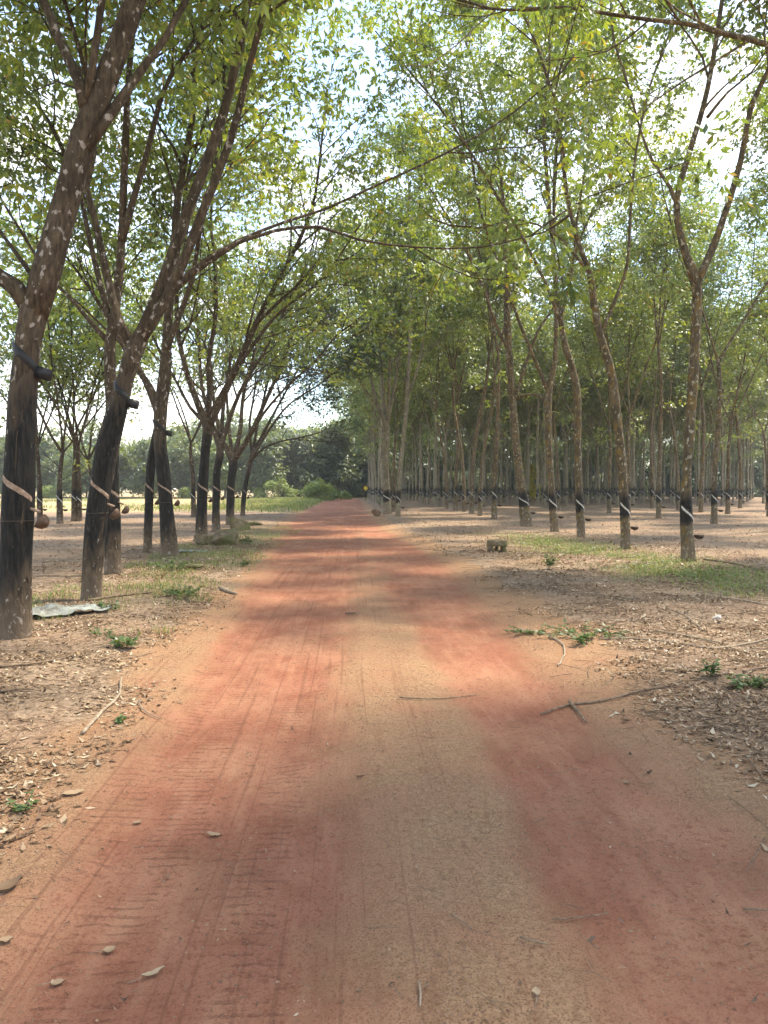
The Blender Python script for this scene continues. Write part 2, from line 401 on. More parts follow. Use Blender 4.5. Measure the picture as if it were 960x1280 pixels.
# ------------------------------------------------------------------ tree growing
UP = np.array([0, 0, 1.0])
def unit(v): return v / (np.linalg.norm(v) + 1e-9)
def rand_perp(rng, t):
    v = rng.normal(size=3); v -= t * (v @ t); return unit(v)
def walk(rng, p, d, L, r0, r1, n, up=.1, wob=.12):
    P = [p]; d = unit(d)
    for i in range(n):
        d = unit(d + rng.normal(0, wob, 3) + UP * up); P.append(P[-1] + d * L / n)
    return np.array(P), np.linspace(r0, r1, n + 1)
def sample(P, rad, t):
    f = t * (len(P) - 1); i = min(int(f), len(P) - 2); k = f - i
    return P[i] * (1 - k) + P[i + 1] * k, unit(P[i + 1] - P[i]), rad[i] * (1 - k) + rad[i + 1] * k
def leaves_mesh(rng, C, per, size, mat, zmin=0, tint0=None, spread=.3, name='foliage'):
    """whorls of three-fingered drooping leaves around the centres C"""
    C = np.asarray(C)
    C = C[C[:, 2] > zmin]
    K = len(C); ct = (tint0 if tint0 is not None else rng.random(K))[:K] if tint0 is None or len(tint0) == K else rng.random(K)
    M = K * per
    c = np.repeat(C, per, 0); tb = np.repeat(ct, per)
    az = rng.random(M) * 2 * np.pi; el = rng.normal(.15, .55, M)
    d = np.stack([np.cos(az) * np.cos(el), np.sin(az) * np.cos(el), np.sin(el)], -1)
    hub = c + d * (spread * (.35 + .75 * rng.random(M)))[:, None]
    n3 = 3; h = np.repeat(hub, n3, 0); az3 = np.repeat(az, n3) + np.tile([-.95, 0, .95], M) + rng.normal(0, .2, M * 3)
    dr = np.repeat(rng.normal(-.55, .38, M), n3) + rng.normal(0, .15, M * 3)
    ld = np.stack([np.cos(az3) * np.cos(dr), np.sin(az3) * np.cos(dr), np.sin(dr)], -1)
    sd_ = np.stack([-np.sin(az3), np.cos(az3), rng.normal(0, .35, M * 3)], -1); sd_ /= np.linalg.norm(sd_, axis=1)[:, None]
    nrm = np.cross(ld, sd_)
    L = size * (.75 + .5 * rng.random(M * 3)); W = L * .21
    base = h + ld * (L * .1)[:, None]
    mid = h + ld * (L * .55)[:, None]
    V = np.stack([base, mid + sd_ * W[:, None] + nrm * (-.06 * L)[:, None], h + ld * L[:, None] + UP * (-.06 * L)[:, None],
                  mid - sd_ * W[:, None] + nrm * (-.06 * L)[:, None]], 1).reshape(-1, 3)
    i = np.arange(M * 3) * 4
    T = np.concatenate([np.stack([i, i + 1, i + 2], -1), np.stack([i, i + 2, i + 3], -1)])
    tint = np.clip(np.repeat(tb, 3) * .62 + rng.random(M * 3) * .36, 0, 1)
    old = rng.random(M * 3) < .012; tint[old] = 1
    return mesh(name, V, [T], mat, False, {'tint': np.repeat(tint, 4)})

def ramify(rng, limbs, t0=.3, dens=1.0, ymin_leaf=4.2, twig_len=(.7, 1.5), ld=None):
    """limbs: list of (P, rad). Returns second and third order branches and leaf whorl centres"""
    subs, twigs, cen = [], [], []
    for li, (P, rad) in enumerate(limbs):
        L = np.linalg.norm(np.diff(P, axis=0), axis=1).sum()
        n = max(2, int(L * 1.25 * dens * (ld[li] if ld else 1))); ph = rng.random() * 6
        for k in range(n):
            t = t0 + (1 - t0) * (k + rng.random() * .8) / n; t = min(t, .98)
            p, tg, r = sample(P, rad, t)
            a = R(rng.uniform(28, 55)); ph += 2.4
            pr = rand_perp(rng, tg); d = tg * math.cos(a) + pr * math.sin(a)
            l2 = rng.uniform(1.6, 3.4) * (1.15 - .45 * t)
            r2 = min(r * .55, .05)
            Q, q = walk(rng, p, d, l2, max(r2, .012), .007, 5, .05, .15)
            subs.append((Q, q))
            m = rng.integers(5, 8)
            for j in range(m):
                u = .25 + .75 * (j + rng.random()) / m; u = min(u, .98)
                pp, tt, rr = sample(Q, q, u)
                a = R(rng.uniform(30, 65)); d = tt * math.cos(a) + rand_perp(rng, tt) * math.sin(a) + UP * .1
                T_, tr_ = walk(rng, pp, d, rng.uniform(*twig_len), min(rr * .6, .009), .003, 3, 0.0, .2)
                twigs.append((T_, tr_))
                cen.append(T_[-1]); cen.append(T_[1] * .4 + T_[2] * .6)
            cen.append(Q[-1])
        cen.append(P[-1])
    return subs, twigs, np.array(cen)

def trunk_profile(P, rad, flare=.35):
    """widen the foot"""
    h = P[:, 2] - P[0, 2]; return rad * (1 + flare * np.exp(-h / .2))
def sleeve(P, rad, z0, z1, slope=0, a0=0, a1=2 * math.pi, ex=.004, n=18, m=6, jag=0, rng=None, thick=0, squash=0):
    """a skin wrapped on the trunk between heights z0 and z1, optionally on part of the girth and slanting"""
    A = np.linspace(a0, a1, n); G = Geo(); V = []
    full = abs(a1 - a0 - 2 * math.pi) < .01
    for i, a in enumerate(A):
        dz = slope * math.cos(a) if full else slope * (a - (a0 + a1) / 2)
        if jag and i == 0: s1, s2 = rng.random(2) * 100
        j0 = jag * 1.6 * (fbm(np.array([a * 1.3 + s1]), np.array([.5]), 3)[0] - .47) if jag else 0; j1 = jag * 2 * (fbm(np.array([a * 1.3 + s2]), np.array([.5]), 4)[0] - .47) if jag else 0
        if jag and rng.random() < .25: j0 -= jag * .35 * rng.random()
        if full and i == n - 1: col_ = V[0]; V.append(col_); continue
        zz = np.linspace(z0 + dz + j0, z1 + dz + j1, m); row = []
        for k, z in enumerate(zz):
            cx_ = np.interp(z, P[:, 2], P[:, 0]); cy_ = np.interp(z, P[:, 2], P[:, 1]); r = np.interp(z, P[:, 2], rad) + ex + (thick if 0 < k < m - 1 else 0)
            row.append([cx_ + math.cos(a) * r, cy_ + math.sin(a) * r, z])
        V.append(row)
    V = np.array(V).reshape(-1, 3)
    i = (np.arange(n - 1)[:, None] * m + np.arange(m - 1)[None]).ravel()
    G.add(V, np.stack([i, i + m, i + m + 1, i + 1], -1)); return G
def panel(root, *a, **k):
    n_, m_ = k.get('n', 18), k.get('m', 6); me = sleeve(*a, **k).build('tapping_panel', BLACK)
    at_ = me.attributes.new('edge', 'FLOAT', 'POINT'); v = np.tile(np.clip(np.minimum(np.arange(m_) * 2.2, (m_ - 1 - np.arange(m_))) / (m_ * .45), 0, 1), n_)
    at_.data.foreach_set('value', v.astype(np.float32)); obj('tapping_panel', me, root)
def on_trunk(P, rad, z, ang, off=0):
    r = np.interp(z, P[:, 2], rad) + off
    return np.array([np.interp(z, P[:, 2], P[:, 0]) + math.cos(ang) * r, np.interp(z, P[:, 2], P[:, 1]) + math.sin(ang) * r, z])
def bowl(r, depth, tilt=0):
    """open cup with wall thickness, centre of the rim at the origin"""
    prof = [(0, -depth), (.35 * r, -depth * .96), (.7 * r, -depth * .72), (.93 * r, -depth * .35), (r, 0), (r * .93, 0), (r * .84, -depth * .34), (r * .6, -depth * .66), (0, -depth * .86)]
    n = 14; a = np.arange(n) * 2 * np.pi / n
    V = np.array([[p[0] * math.cos(x), p[0] * math.sin(x), p[1]] for p in prof for x in a])
    m = len(prof); i = np.arange(m - 1)[:, None] * n; j = np.arange(n)[None]; k = (j + 1) % n
    q = np.stack([i + j, i + k, i + n + k, i + n + j], -1).reshape(-1, 4)
    if tilt:
        c, s = math.cos(tilt), math.sin(tilt)
        V = V @ np.array([[c, 0, -s], [0, 1, 0], [s, 0, c]])
    return V, q
def fit_right(root, P, rad, rng, s=1.0):
    """black coat, white latex strip, cup and wire as on the younger trees"""
    h = .98 * s + rng.normal(0, .05)
    panel(root, P, rad, h - .20, h + .46, .05, ex=.004, n=36, m=9, jag=.10, rng=rng)
    g = sleeve(P, rad, h - .022, h + .032, -.12, -2.75, -.1, ex=.009, n=14, m=4, thick=.006, jag=.02, rng=rng)
    obj('latex_strip', g.build('latex_strip', STRIP_W), root)
    cz = h - .42; p = on_trunk(P, rad, cz, -.12, .115)
    g = Geo(); V, q = bowl(.105, .085, .12); g.add(V + p, q)
    c = obj('latex_cup', g.build('latex_cup', CUP), root)
    g = Geo(); A = np.linspace(0, 2 * math.pi, 15); r = np.interp(cz, P[:, 2], rad) + .006; pc = on_trunk(P, rad, cz, 0, -np.interp(cz, P[:, 2], rad))
    g.tube(np.stack([pc[0] + r * np.cos(A), pc[1] + r * np.sin(A), np.full(15, cz)], -1), .0035, 4)
    g.tube(np.array([on_trunk(P, rad, cz, -.5, .004), p + [-.02, -.10, 0], p + [.09, -.05, 0.0], p + [.1, .04, 0], p + [-.02, .1, 0], on_trunk(P, rad, cz, .3, .004)]), .0035, 4)
    obj('cup_wire', g.build('cup_wire', WIRE), c)
def build_tree(root, rng, P, rad, limbs, subs, twigs, cen, bark, leafmat, leaf_size, per, sides=12, spread=.37, parts=True, tints=None, keep=1.0, zmin=0):
    up = []
    g = Geo(); g.tube(P, rad, sides, rough=.025, rng=rng); up.append(obj('trunk', g.build('trunk', bark), root))
    if parts:
        for L_ in limbs:
            g = Geo(); g.tube(L_[0], L_[1], max(6, sides - 3), rough=.03, rng=rng); up.append(obj('branch', g.build('branch', bark), root))
        g = Geo()
    else:
        g = Geo()
        for L_ in limbs: g.tube(*L_, 6, rough=.03, rng=rng)
    for s_ in subs: g.tube(*s_, 5, False)
    for s_ in twigs: g.tube(*s_, 3, False)
    up.append(obj('twigs', g.build('twigs', bark), root, kind='stuff'))
    if keep < 1: cen = cen[rng.random(len(cen)) < keep]
    up.append(obj('foliage', leaves_mesh(rng, cen, per, leaf_size, leafmat, zmin=zmin, spread=spread), root, kind='stuff'))
    return up

def generic_tree(seed, H=16, fork=6, nl=3, spreadang=22, leaf=.18, per=9, sides=12, parts=True, bark=None, r0=.128, leafmat=None, dens=1.0, name='rubber_tree'):
    rng = np.random.default_rng(seed)
    root = thing(name, '', 'tree')
    # stem: straight and upright over the lowest two metres, then bending
    pts = [[0, 0, -.15], [0, 0, .6], [0, 0, 1.6]]; d = np.array([0, 0, 1.0]); p = np.array([0, 0, 1.6])
    n = 5
    for i in range(n):
        d = unit(d + np.append(rng.normal(0, .055 if parts else .03, 2), .15)); p = p + d * (fork - 1.6) / n; pts.append(p)
    P = smooth_path(pts, .22); hh = (P[:, 2] + .15) / fork
    rad = trunk_profile(P, r0 * (1 - .42 * hh) * (1 + .03 * np.sin(P[:, 2] * 3 + seed)), .42)
    limbs = []
    # leading stem plus side limbs
    az = rng.random() * 6.28; rt = rad[-1]
    for k in range(nl):
        a = az + k * 6.28 / nl + rng.normal(0, .3); an = R(spreadang * rng.uniform(.6, 1.3))
        dd = unit(d * math.cos(an) + np.array([math.cos(a), math.sin(a), 0]) * math.sin(an))
        L = (H - P[-1, 2]) * rng.uniform(.75, 1.02)
        Q, q = walk(rng, P[-1] - d * .12, dd, L, rt * rng.uniform(.55, .8), .018, 9, .045, .07)
        Q[0] = P[-1] - d * .12
        Qs = smooth_path(np.column_stack([Q, q]), .5); limbs.append((Qs[:, :3], Qs[:, 3]))
    subs, twigs, cen = ramify(rng, limbs, .2, dens)
    # a few thin shoots low on the stem
    for k in range(3):
        t = rng.uniform(.5, .95); p_, tg, r = sample(P, rad, t)
        a = rng.random() * 6.28; Q, q = walk(rng, p_, np.array([math.cos(a), math.sin(a), .8]), rng.uniform(1.5, 3), .02, .006, 6, .03, .15)
        subs.append((Q, q)); cen = np.vstack([cen, Q[-1:], Q[-2:-1]])
    up = build_tree(root, rng, P, rad, limbs, subs, twigs, cen, bark, leafmat or LEAF, leaf, per, sides,   .40 if leaf < .2 else .55, parts)
    fit_right(root, P, rad, rng)
    root['n_up'] = len(up)
    return root
def copy_tree(src, loc, rz, turn, label, group, scale=1.0, first=False):
    r = src if first else src.copy()
    if not first: COL.objects.link(r)
    r.location = loc; r.rotation_euler = (0, 0, rz); r.scale = (scale, scale, scale)
    r['label'] = label
    if group: r['group'] = group
    ch = list(src.children) if first else list(SRC[src.name])
    for c in ch:
        d = c if first else c.copy()
        if not first:
            COL.objects.link(d); d.parent = r
            for e in [e for e in c.children]:
                f = e.copy(); COL.objects.link(f); f.parent = d
        if c.name.split('.')[0] in ('trunk', 'branch', 'twigs', 'foliage', 'limbs'): d.rotation_euler = (0, 0, turn)
    return r
SRC = {}

# ------------------------------------------------------------------ the hand-placed trees beside the road
SCW = [1.0]
def px_path(pts, Y0, slope=0.0, z_from=None, jitter=0, rng=None):
    out = []; p0 = None
    for p in pts:
        px, py, wd = p[:3]; q = at(px, py, Y0)
        if p0 is None: p0 = q[2]
        Y = Y0 + slope * abs(q[2] - p0) if len(p) < 4 else Y0 + p[3]
        q = at(px, py, Y); out.append([*q, wd / 2 * Y / F * SCW[0]])
    return out
def extend(rng, pts, L, rend=.02):
    a = np.array(pts[-1]); b = np.array(pts[-2]); d = unit(a[:3] - b[:3]); out = list(pts); p = a[:3]; n = 4
    for i in range(n):
        d = unit(d + rng.normal(0, .1, 3) + UP * .06); p = p + d * L / n
        out.append([*p, a[3] + (rend - a[3]) * (i + 1) / n])
    return out
def hero(seed, label, base, trunk, limbs, bark=BARK_L, group=None, leafmat=LEAF, leaf=.15, per=12, dens=1.45, t0=.3, kit='right',
         zmin=0, flare=.3, keep=1.0, sides=16, name='rubber_tree', kith=1.45, offset=(0, 0)):
    rng = np.random.default_rng(seed)
    b = gp(*base) if not isinstance(base, np.ndarray) else base
    Y0 = b[1]; root = thing(name, label, 'tree', tuple(b), group=group)
    SCW[0] = .86; T = px_path(trunk, Y0)
    T[0][:2] = [T[0][0], Y0]; T = [[T[0][0], Y0, b[2] - .15, T[0][3]]] + [t for t in T if t[2] > b[2] + .15]
    jr = T[-1][3]; L0 = px_path(limbs[0][0][:3], Y0, limbs[0][1]); T = T + [[*a_[:3], a_[3] * .62] for a_ in L0[1:3]]
    P = smooth_path(T, .14 if kit == 'left' else .2); P[:, :3] -= b
    TP, TR = P[:, :3], trunk_profile(P[:, :3], P[:, 3], flare)
    TR = TR * (.92 + .08 * np.exp(-TP[:, 2])) * (1 + .03 * np.sin(TP[:, 2] * 5 + seed))
    LL = []; ld = []
    for l in limbs:
        pts, slope, ext = l[:3]; ld.append(l[3] if len(l) > 3 else 1)
        q = px_path(pts, Y0, slope)
        for i_, a_ in enumerate(q): a_[3] *= 1 - .16 * min(i_ / 2, 1)
        q[0][3] = min(q[0][3], jr * .88)
        if ext: q = extend(rng, q, ext)
        q = smooth_path(q, .35); q[:, :3] -= b; LL.append((q[:, :3], np.maximum(q[:, 3], .006)))
    subs, twigs, cen = ramify(rng, LL, t0, dens, ld=ld)
    zc = cen[:, 2] > zmin; cen = cen[zc]
    build_tree(root, rng, TP, TR, LL, subs, twigs, cen, bark, leafmat, leaf, per, sides, keep=keep)
    if kit == 'right': fit_right(root, TP, TR, rng)
    elif kit:
        s = kit if isinstance(kit, dict) else {}
        h = s.get('h', 1.45)
        panel(root, TP, TR, .45, s.get('top', 2.75) + .25, .12, ex=.004, n=44, m=20, jag=.26, rng=rng)
        g = sleeve(TP, TR, h - .028, h + .028, -.10, -2.4, -.3, ex=.008, n=14, m=4, thick=.004, jag=.02, rng=rng)
        p = on_trunk(TP, TR, h - .2, -.3, .0)
        g.tube(np.array([p, p + [.10, -.02, -.03]]), .016, 5)
        obj('bark_strip', g.build('bark_strip', STRIP_P), root)
        cz = h - .32; p = on_trunk(TP, TR, cz, -.1, .085)
        g = Geo(); V, q = bowl(.082, .09, -.95); g.add(V + p + [0, 0, 0], q)
        cupo = obj('latex_cup', g.build('latex_cup', CUPB), root)
        g = Geo(); A = np.linspace(0, 2 * math.pi, 17); r = np.interp(cz, TP[:, 2], TR) + .007; pc = on_trunk(TP, TR, cz, 0, -np.interp(cz, TP[:, 2], TR))
        g.tube(np.stack([pc[0] + r * np.cos(A), pc[1] + r * np.sin(A), np.full(17, cz)], -1), .004, 4)
        obj('cup_wire', g.build('cup_wire', WIRE), cupo)
        if s.get('guard'):
            hg = s['guard']
            g = sleeve(TP, TR, hg - .045, hg + .045, -.10, -2.9, .4, ex=.012, n=14, m=4, thick=.012, jag=.02, rng=rng)
            p = on_trunk(TP, TR, hg - .12, -.1, 0)
            V = np.array([p + [-.02, -.05, .07], p + [.13, -.03, .03], p + [.14, .05, .02], p + [-.02, .06, .07], p + [-.02, -.05, -.05], p + [.11, -.03, -.09], p + [.12, .05, -.08], p + [-.02, .06, -.05]])
            g.add(V, [[0, 1, 2, 3], [4, 7, 6, 5], [0, 4, 5, 1], [1, 5, 6, 2], [2, 6, 7, 3], [3, 7, 4, 0]])
            obj('rain_guard', g.build('rain_guard', CLOTH), root)
    return root
GL = 'tall tapped rubber trees along the left side of the red road'
hero(1, 'massive leaning rubber tree at the left edge with the thickest trunk and a brown cup', (18, 797),
     [(18, 797, 43), (20, 700, 44), (24, 600, 44), (28, 500, 40), (34, 440, 36), (42, 390, 42)],
     [([(42, 395, 40), (58, 340, 42), (82, 255, 43), (105, 170, 41), (125, 120, 40), (148, 60, 36), (172, -10, 34)], .03, 5.0),
      ([(42, 392, 26), (18, 358, 26), (-6, 342, 24), (-60, 290, 20), (-110, 200, 16)], -.1, 3.5),
      ([(108, 135, 20), (98, 100, 17), (72, 45, 15), (50, -8, 14)], .25, 3.0),
      ([(110, 130, 14), (116, 80, 12), (128, -5, 11)], -.2, 2.5),
      ([(108, 185, 16), (140, 140, 15), (175, 90, 13), (205, 50, 11), (238, -10, 10)], .2, 3.0),
      ([(52, 362, 9), (30, 330, 7), (8, 300, 6), (-20, 262, 5)], .5, 1.0)],
     group=GL, kit={'h': 1.5, 'top': 2.35, 'guard': 2.78}, sides=22, flare=.14, leaf=.15, t0=.4, zmin=4.2)
hero(2, 'black-based rubber tree leaning right, long thin branch reaching over the road', (113, 750),
     [(113, 752, 26), (117, 690, 30), (124, 620, 31), (134, 560, 34), (147, 510, 29), (158, 470, 25), (170, 432, 28)],
     [([(170, 435, 22), (188, 395, 22), (210, 335, 20), (238, 255, 18), (263, 190, 17), (288, 110, 15), (312, -10, 13)], .04, 4.5),
      ([(176, 425, 17), (205, 378, 16), (228, 330, 16), (252, 268, 15), (288, 175, 13), (306, 105, 11), (335, -10, 10)], -.12, 4.5),
      ([(186, 408, 15), (216, 362, 14), (262, 325, 12), (300, 302, 7), (345, 288, 6), (400, 284, 5), (450, 300, 4), (520, 309, 3.4), (600, 309, 3), (680, 290, 2.4)], -.1, .4, .28),
      ([(255, 328, 10), (300, 300, 6), (360, 276, 5), (405, 262, 4.5), (470, 232, 4), (560, 190, 3.4), (640, 142, 3), (690, 100, 2.4)], .3, .6, .28),
      ([(168, 440, 15), (148, 400, 14), (134, 345, 13), (120, 280, 11), (108, 235, 10), (118, 190, 9), (112, 120, 8)], .1, 3.0)],
     group=GL, kit={'h': 1.5, 'top': 2.75, 'guard': 2.78}, sides=20, flare=.12, leaf=.15, t0=.5, zmin=4.2)
hero(3, 'upright rubber tree standing close behind the leaning tree, brown cup on its right', (142, 717),
     [(142, 718, 24), (140, 650, 24), (139, 600, 22), (140, 520, 19), (138, 470, 17), (138, 425, 16)],
     [([(138, 428, 15), (146, 370, 14), (152, 300, 13), (156, 200, 12), (160, 110, 10), (170, 0, 9)], .05, 4.5),
      ([(152, 300, 12), (168, 245, 10), (184, 190, 9), (206, 110, 8), (240, 55, 7), (275, -5, 6)], .15, 3),
      ([(138, 430, 9), (118, 408, 8), (90, 375, 6), (66, 350, 5)], .4, 2.5),
      ([(140, 410, 10), (124, 350, 9), (110, 290, 8), (96, 230, 7), (60, 150, 6)], .2, 3)],
     group=GL, kit={'h': 1.45, 'top': 2.3}, sides=18, flare=.16, t0=.4, zmin=5.6, leafmat=LEAF)
hero(4, 'slender all-black rubber trunk standing third from the leaning tree, dark round cup', (184, 690),
     [(184, 692, 12), (186, 640, 12), (188, 590, 13), (194, 550, 13), (199, 520, 12)],
     [([(199, 522, 11), (188, 490, 11), (172, 458, 10), (152, 428, 9), (140, 380, 7)], .15, 4),
      ([(199, 522, 9), (206, 470, 8), (212, 400, 8), (222, 320, 7), (232, 240, 6)], .25, 4)],
     group=GL, kit={'h': 1.5, 'top': 3.2}, sides=14, t0=.4, zmin=5)
hero(5, 'thick brown rubber trunk with two black bands, its foot flared wide', (212, 694),
     [(213, 696, 25), (209, 650, 21), (205, 600, 20), (200, 550, 19), (201, 510, 20), (206, 470, 20)],
     [([(206, 475, 19), (209, 420, 15), (212, 370, 14), (218, 310, 13), (222, 250, 12), (240, 150, 10)], .05, 5),
      ([(207, 440, 10), (222, 400, 9), (240, 350, 8), (250, 290, 7), (270, 200, 6)], -.25, 4),
      ([(203, 520, 10), (188, 484, 10), (170, 460, 9), (150, 425, 8)], .3, 3)],
     group=GL, kit={'h': 1.5, 'top': 2.5, 'guard': 2.85}, sides=16, flare=.3, t0=.35, zmin=5)
hero(6, 'dark straight rubber tree beside the flat boulder, fanning into many limbs', (252, 678),
     [(252, 680, 17), (252, 640, 16), (254, 600, 15), (257, 560, 14), (259, 532, 15)],
     [([(259, 534, 12), (244, 496, 10), (232, 460, 9), (222, 410, 8), (222, 350, 7)], .1, 4),
      ([(259, 534, 10), (262, 490, 9), (261, 450, 8), (270, 390, 7), (268, 320, 6)], .3, 4),
      ([(262, 530, 11), (282, 488, 11), (300, 450, 11), (322, 400, 9), (345, 355, 8), (372, 305, 7), (390, 260, 5)], -.1, 3),
      ([(262, 520, 8), (290, 470, 6), (318, 430, 5), (350, 390, 4), (390, 360, 4)], -.4, 2),
      ([(258, 530, 6), (238, 510, 5), (222, 480, 4.5), (200, 440, 4)], .4, 2)],
     group=GL, kit={'h': 1.5, 'top': 3.3}, sides=14, t0=.25, zmin=5.0, leaf=.16, per=8, keep=.75)
hero(7, 'twin rubber stem just behind the boulders, its dark base half hidden', (270, 664),
     [(270, 665, 12), (270, 630, 11), (271, 590, 11), (275, 560, 11)],
     [([(275, 562, 8), (262, 520, 7), (252, 480, 6), (248, 420, 5)], .2, 4),
      ([(275, 562, 8), (288, 520, 7), (305, 480, 6), (330, 440, 5), (350, 400, 4)], 0, 4),
      ([(276, 560, 6), (280, 500, 6), (290, 440, 5), (300, 380, 4)], .4, 4)],
     group=GL, kit={'h': 1.5, 'top': 2.8}, sides=12, t0=.2, zmin=5.2, leaf=.17, per=8, keep=.7)
hero(8, 'dark rubber tree before the sunny field with a wide fan of bare limbs', (288, 656),
     [(288, 657, 13), (288, 630, 12), (289, 600, 12), (291, 575, 13)],
     [([(291, 578, 8), (276, 545, 7), (268, 505, 6), (262, 450, 4)], .3, 4),
      ([(291, 578, 8), (300, 540, 7), (305, 490, 6), (322, 430, 5)], .4, 3),
      ([(292, 576, 9), (312, 545, 8), (328, 510, 7), (350, 460, 6), (372, 400, 5)], 0, 4),
      ([(292, 576, 6), (320, 530, 5), (352, 490, 4), (395, 450, 3.5), (420, 420, 3)], -.3, 3),
      ([(290, 572, 6), (286, 530, 5), (283, 480, 4), (284, 420, 3.5)], .5, 3)],
     group=GL, kit={'h': 1.5, 'top': 2.9}, sides=12, t0=.3, zmin=5.6, leaf=.17, per=8, keep=.7)
hero(9, 'last small rubber tree of the left row, leaning right over the field edge', (303, 644),
     [(303, 645, 7), (305, 620, 7), (309, 595, 7), (315, 570, 8)],
     [([(315, 572, 5), (330, 540, 5), (346, 510, 4), (368, 470, 3.5), (390, 430, 3)], 0, 3.5),
      ([(316, 573, 4), (330, 560, 3.5), (350, 552, 3), (375, 547, 2.5), (398, 541, 2)], 0, .6),
      ([(315, 572, 5), (322, 530, 4), (334, 480, 4), (345, 430, 3)], .3, 4),
      ([(315, 572, 4), (312, 530, 4), (318, 490, 3.5), (322, 440, 3)], .2, 3),
      ([(316, 570, 4), (340, 532, 4), (362, 505, 3), (400, 480, 3)], -.3, 2.5)],
     group=GL, kit={'h': 1.3, 'top': 2.3}, sides=10, t0=.3, zmin=4.9, leafmat=LEAF_D, leaf=.17, per=12, dens=1.8)

GRR = 'rubber trees of the first row right of the road'
hero(21, 'speckled rubber tree nearest on the right, forking high into a wide V', (861, 700),
     [(861, 702, 20), (858, 650, 18.5), (858, 600, 15), (862, 540, 15.5), (867, 460, 16), (870, 400, 15), (870, 352, 15)],
     [([(870, 356, 13), (852, 300, 12), (846, 250, 10), (862, 190, 10), (880, 130, 9), (892, 70, 8), (904, -10, 7)], .05, 4.5),
      ([(870, 356, 12), (890, 312, 12), (908, 262, 11), (926, 200, 10), (940, 130, 9), (965, 80, 8), (985, 20, 7)], -.05, 4.5),
      ([(848, 262, 6), (838, 235, 6), (815, 200, 5), (800, 160, 4), (780, 90, 4)], .2, 3),
      ([(884, 147, 5), (910, 115, 4), (938, 92, 3), (960, 60, 3)], -.2, 1.5)],
     bark=BARK_R, group=GRR, sides=18, flare=.2, t0=.35, zmin=7, dens=1.0)
hero(22, 'second rubber tree of the right row, bowing left as it rises', (782, 686),
     [(782, 688, 15), (781, 640, 14), (777, 580, 15), (771, 520, 14), (764, 465, 13), (752, 425, 12), (743, 385, 12)],
     [([(743, 388, 11), (738, 345, 9.5), (722, 300, 8), (708, 240, 7), (702, 180, 7), (688, 110, 6), (668, 50, 5)], .02, 4),
      ([(752, 415, 6), (770, 372, 6), (784, 330, 5.5), (788, 270, 5), (795, 190, 4), (812, 110, 4)], .2, 4),
      ([(735, 340, 5), (712, 310, 4), (690, 290, 3.5), (650, 275, 3), (600, 285, 3)], -.2, 1.5)],
     bark=BARK_R, group=GRR, sides=16, flare=.2, t0=.4, zmin=6.5, dens=1.0)
hero(23, 'third rubber tree of the right row with a knobbed bend high up', (727, 672),
     [(727, 674, 12), (724, 620, 12), (722, 560, 11), (722, 500, 11), (716, 462, 11), (706, 430, 10)],
     [([(706, 432, 9), (698, 380, 8), (692, 320, 7), (686, 250, 7), (680, 160, 6), (686, 80, 5)], .1, 4),
      ([(700, 400, 6), (680, 350, 5), (655, 300, 5), (625, 250, 4), (575, 170, 4), (530, 110, 3.5)], -.2, 2),
      ([(700, 400, 5), (715, 340, 4), (722, 270, 4), (735, 190, 4)], .2, 4)],
     bark=BARK_R, group=GRR, sides=14, flare=.2, t0=.4, zmin=7, dens=1.1)
hero(24, 'fourth rubber tree of the right row, forking at mid height from a dark knot', (693, 665),
     [(694, 667, 13), (690, 620, 11), (686, 560, 11), (685, 520, 11), (686, 487, 12)],
     [([(686, 490, 9), (694, 445, 8), (695, 380, 7), (692, 300, 6), (694, 200, 5)], .05, 5),
      ([(685, 488, 7), (668, 448, 6), (652, 410, 5), (630, 350, 5), (605, 280, 4)], -.15, 4),
      ([(684, 500, 4), (665, 492, 3.5), (645, 500, 3)], -.2, 0)],
     bark=BARK_R, group=GRR, sides=14, flare=.25, t0=.4, zmin=7, dens=1.1)
hero(25, 'fifth rubber tree of the right row, thick brown trunk leaning left', (658, 658),
     [(659, 660, 17), (654, 625, 15), (648, 580, 12.5), (642, 520, 12), (637, 450, 11), (634, 400, 11)],
     [([(634, 404, 10), (632, 340, 8), (630, 270, 7), (622, 190, 6), (600, 110, 5)], .05, 4),
      ([(643, 500, 5), (656, 460, 5), (672, 415, 4.5), (700, 370, 4), (725, 300, 4)], -.1, 4),
      ([(636, 440, 5), (618, 400, 5), (600, 350, 4), (570, 290, 4)], -.2, 4)],
     bark=BARK_R, group=GRR, sides=14, flare=.35, t0=.3, zmin=6)
hero(26, 'fork-topped rubber tree at the road side, twin of the thinner one touching it', (484, 643),
     [(485, 645, 13), (483, 610, 11), (482, 570, 9.5), (483, 532, 10)],
     [([(483, 534, 6), (470, 500, 5), (460, 455, 4), (448, 410, 4)], .1, 5),
      ([(483, 534, 6), (478, 480, 5), (474, 420, 4.5), (468, 360, 4)], .3, 4),
      ([(483, 534, 6), (492, 490, 5), (500, 440, 4), (506, 380, 4)], .1, 4),
      ([(484, 530, 5), (487, 470, 4), (488, 400, 4)], -.3, 5)],
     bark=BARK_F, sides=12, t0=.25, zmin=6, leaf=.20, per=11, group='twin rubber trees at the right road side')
hero(27, 'thinner bowed rubber tree touching the fork-topped one at the road side', (497, 646),
     [(497, 647, 8), (499, 600, 7), (503, 560, 7), (508, 510, 6.5), (511, 460, 6)],
     [([(511, 462, 5.5), (513, 410, 5), (514, 350, 4), (510, 280, 4)], .1, 5),
      ([(508, 500, 3.5), (522, 460, 3.5), (532, 410, 3)], .2, 5)],
     bark=BARK_F, sides=12, t0=.2, zmin=6, leaf=.20, per=11, group='twin rubber trees at the right road side')
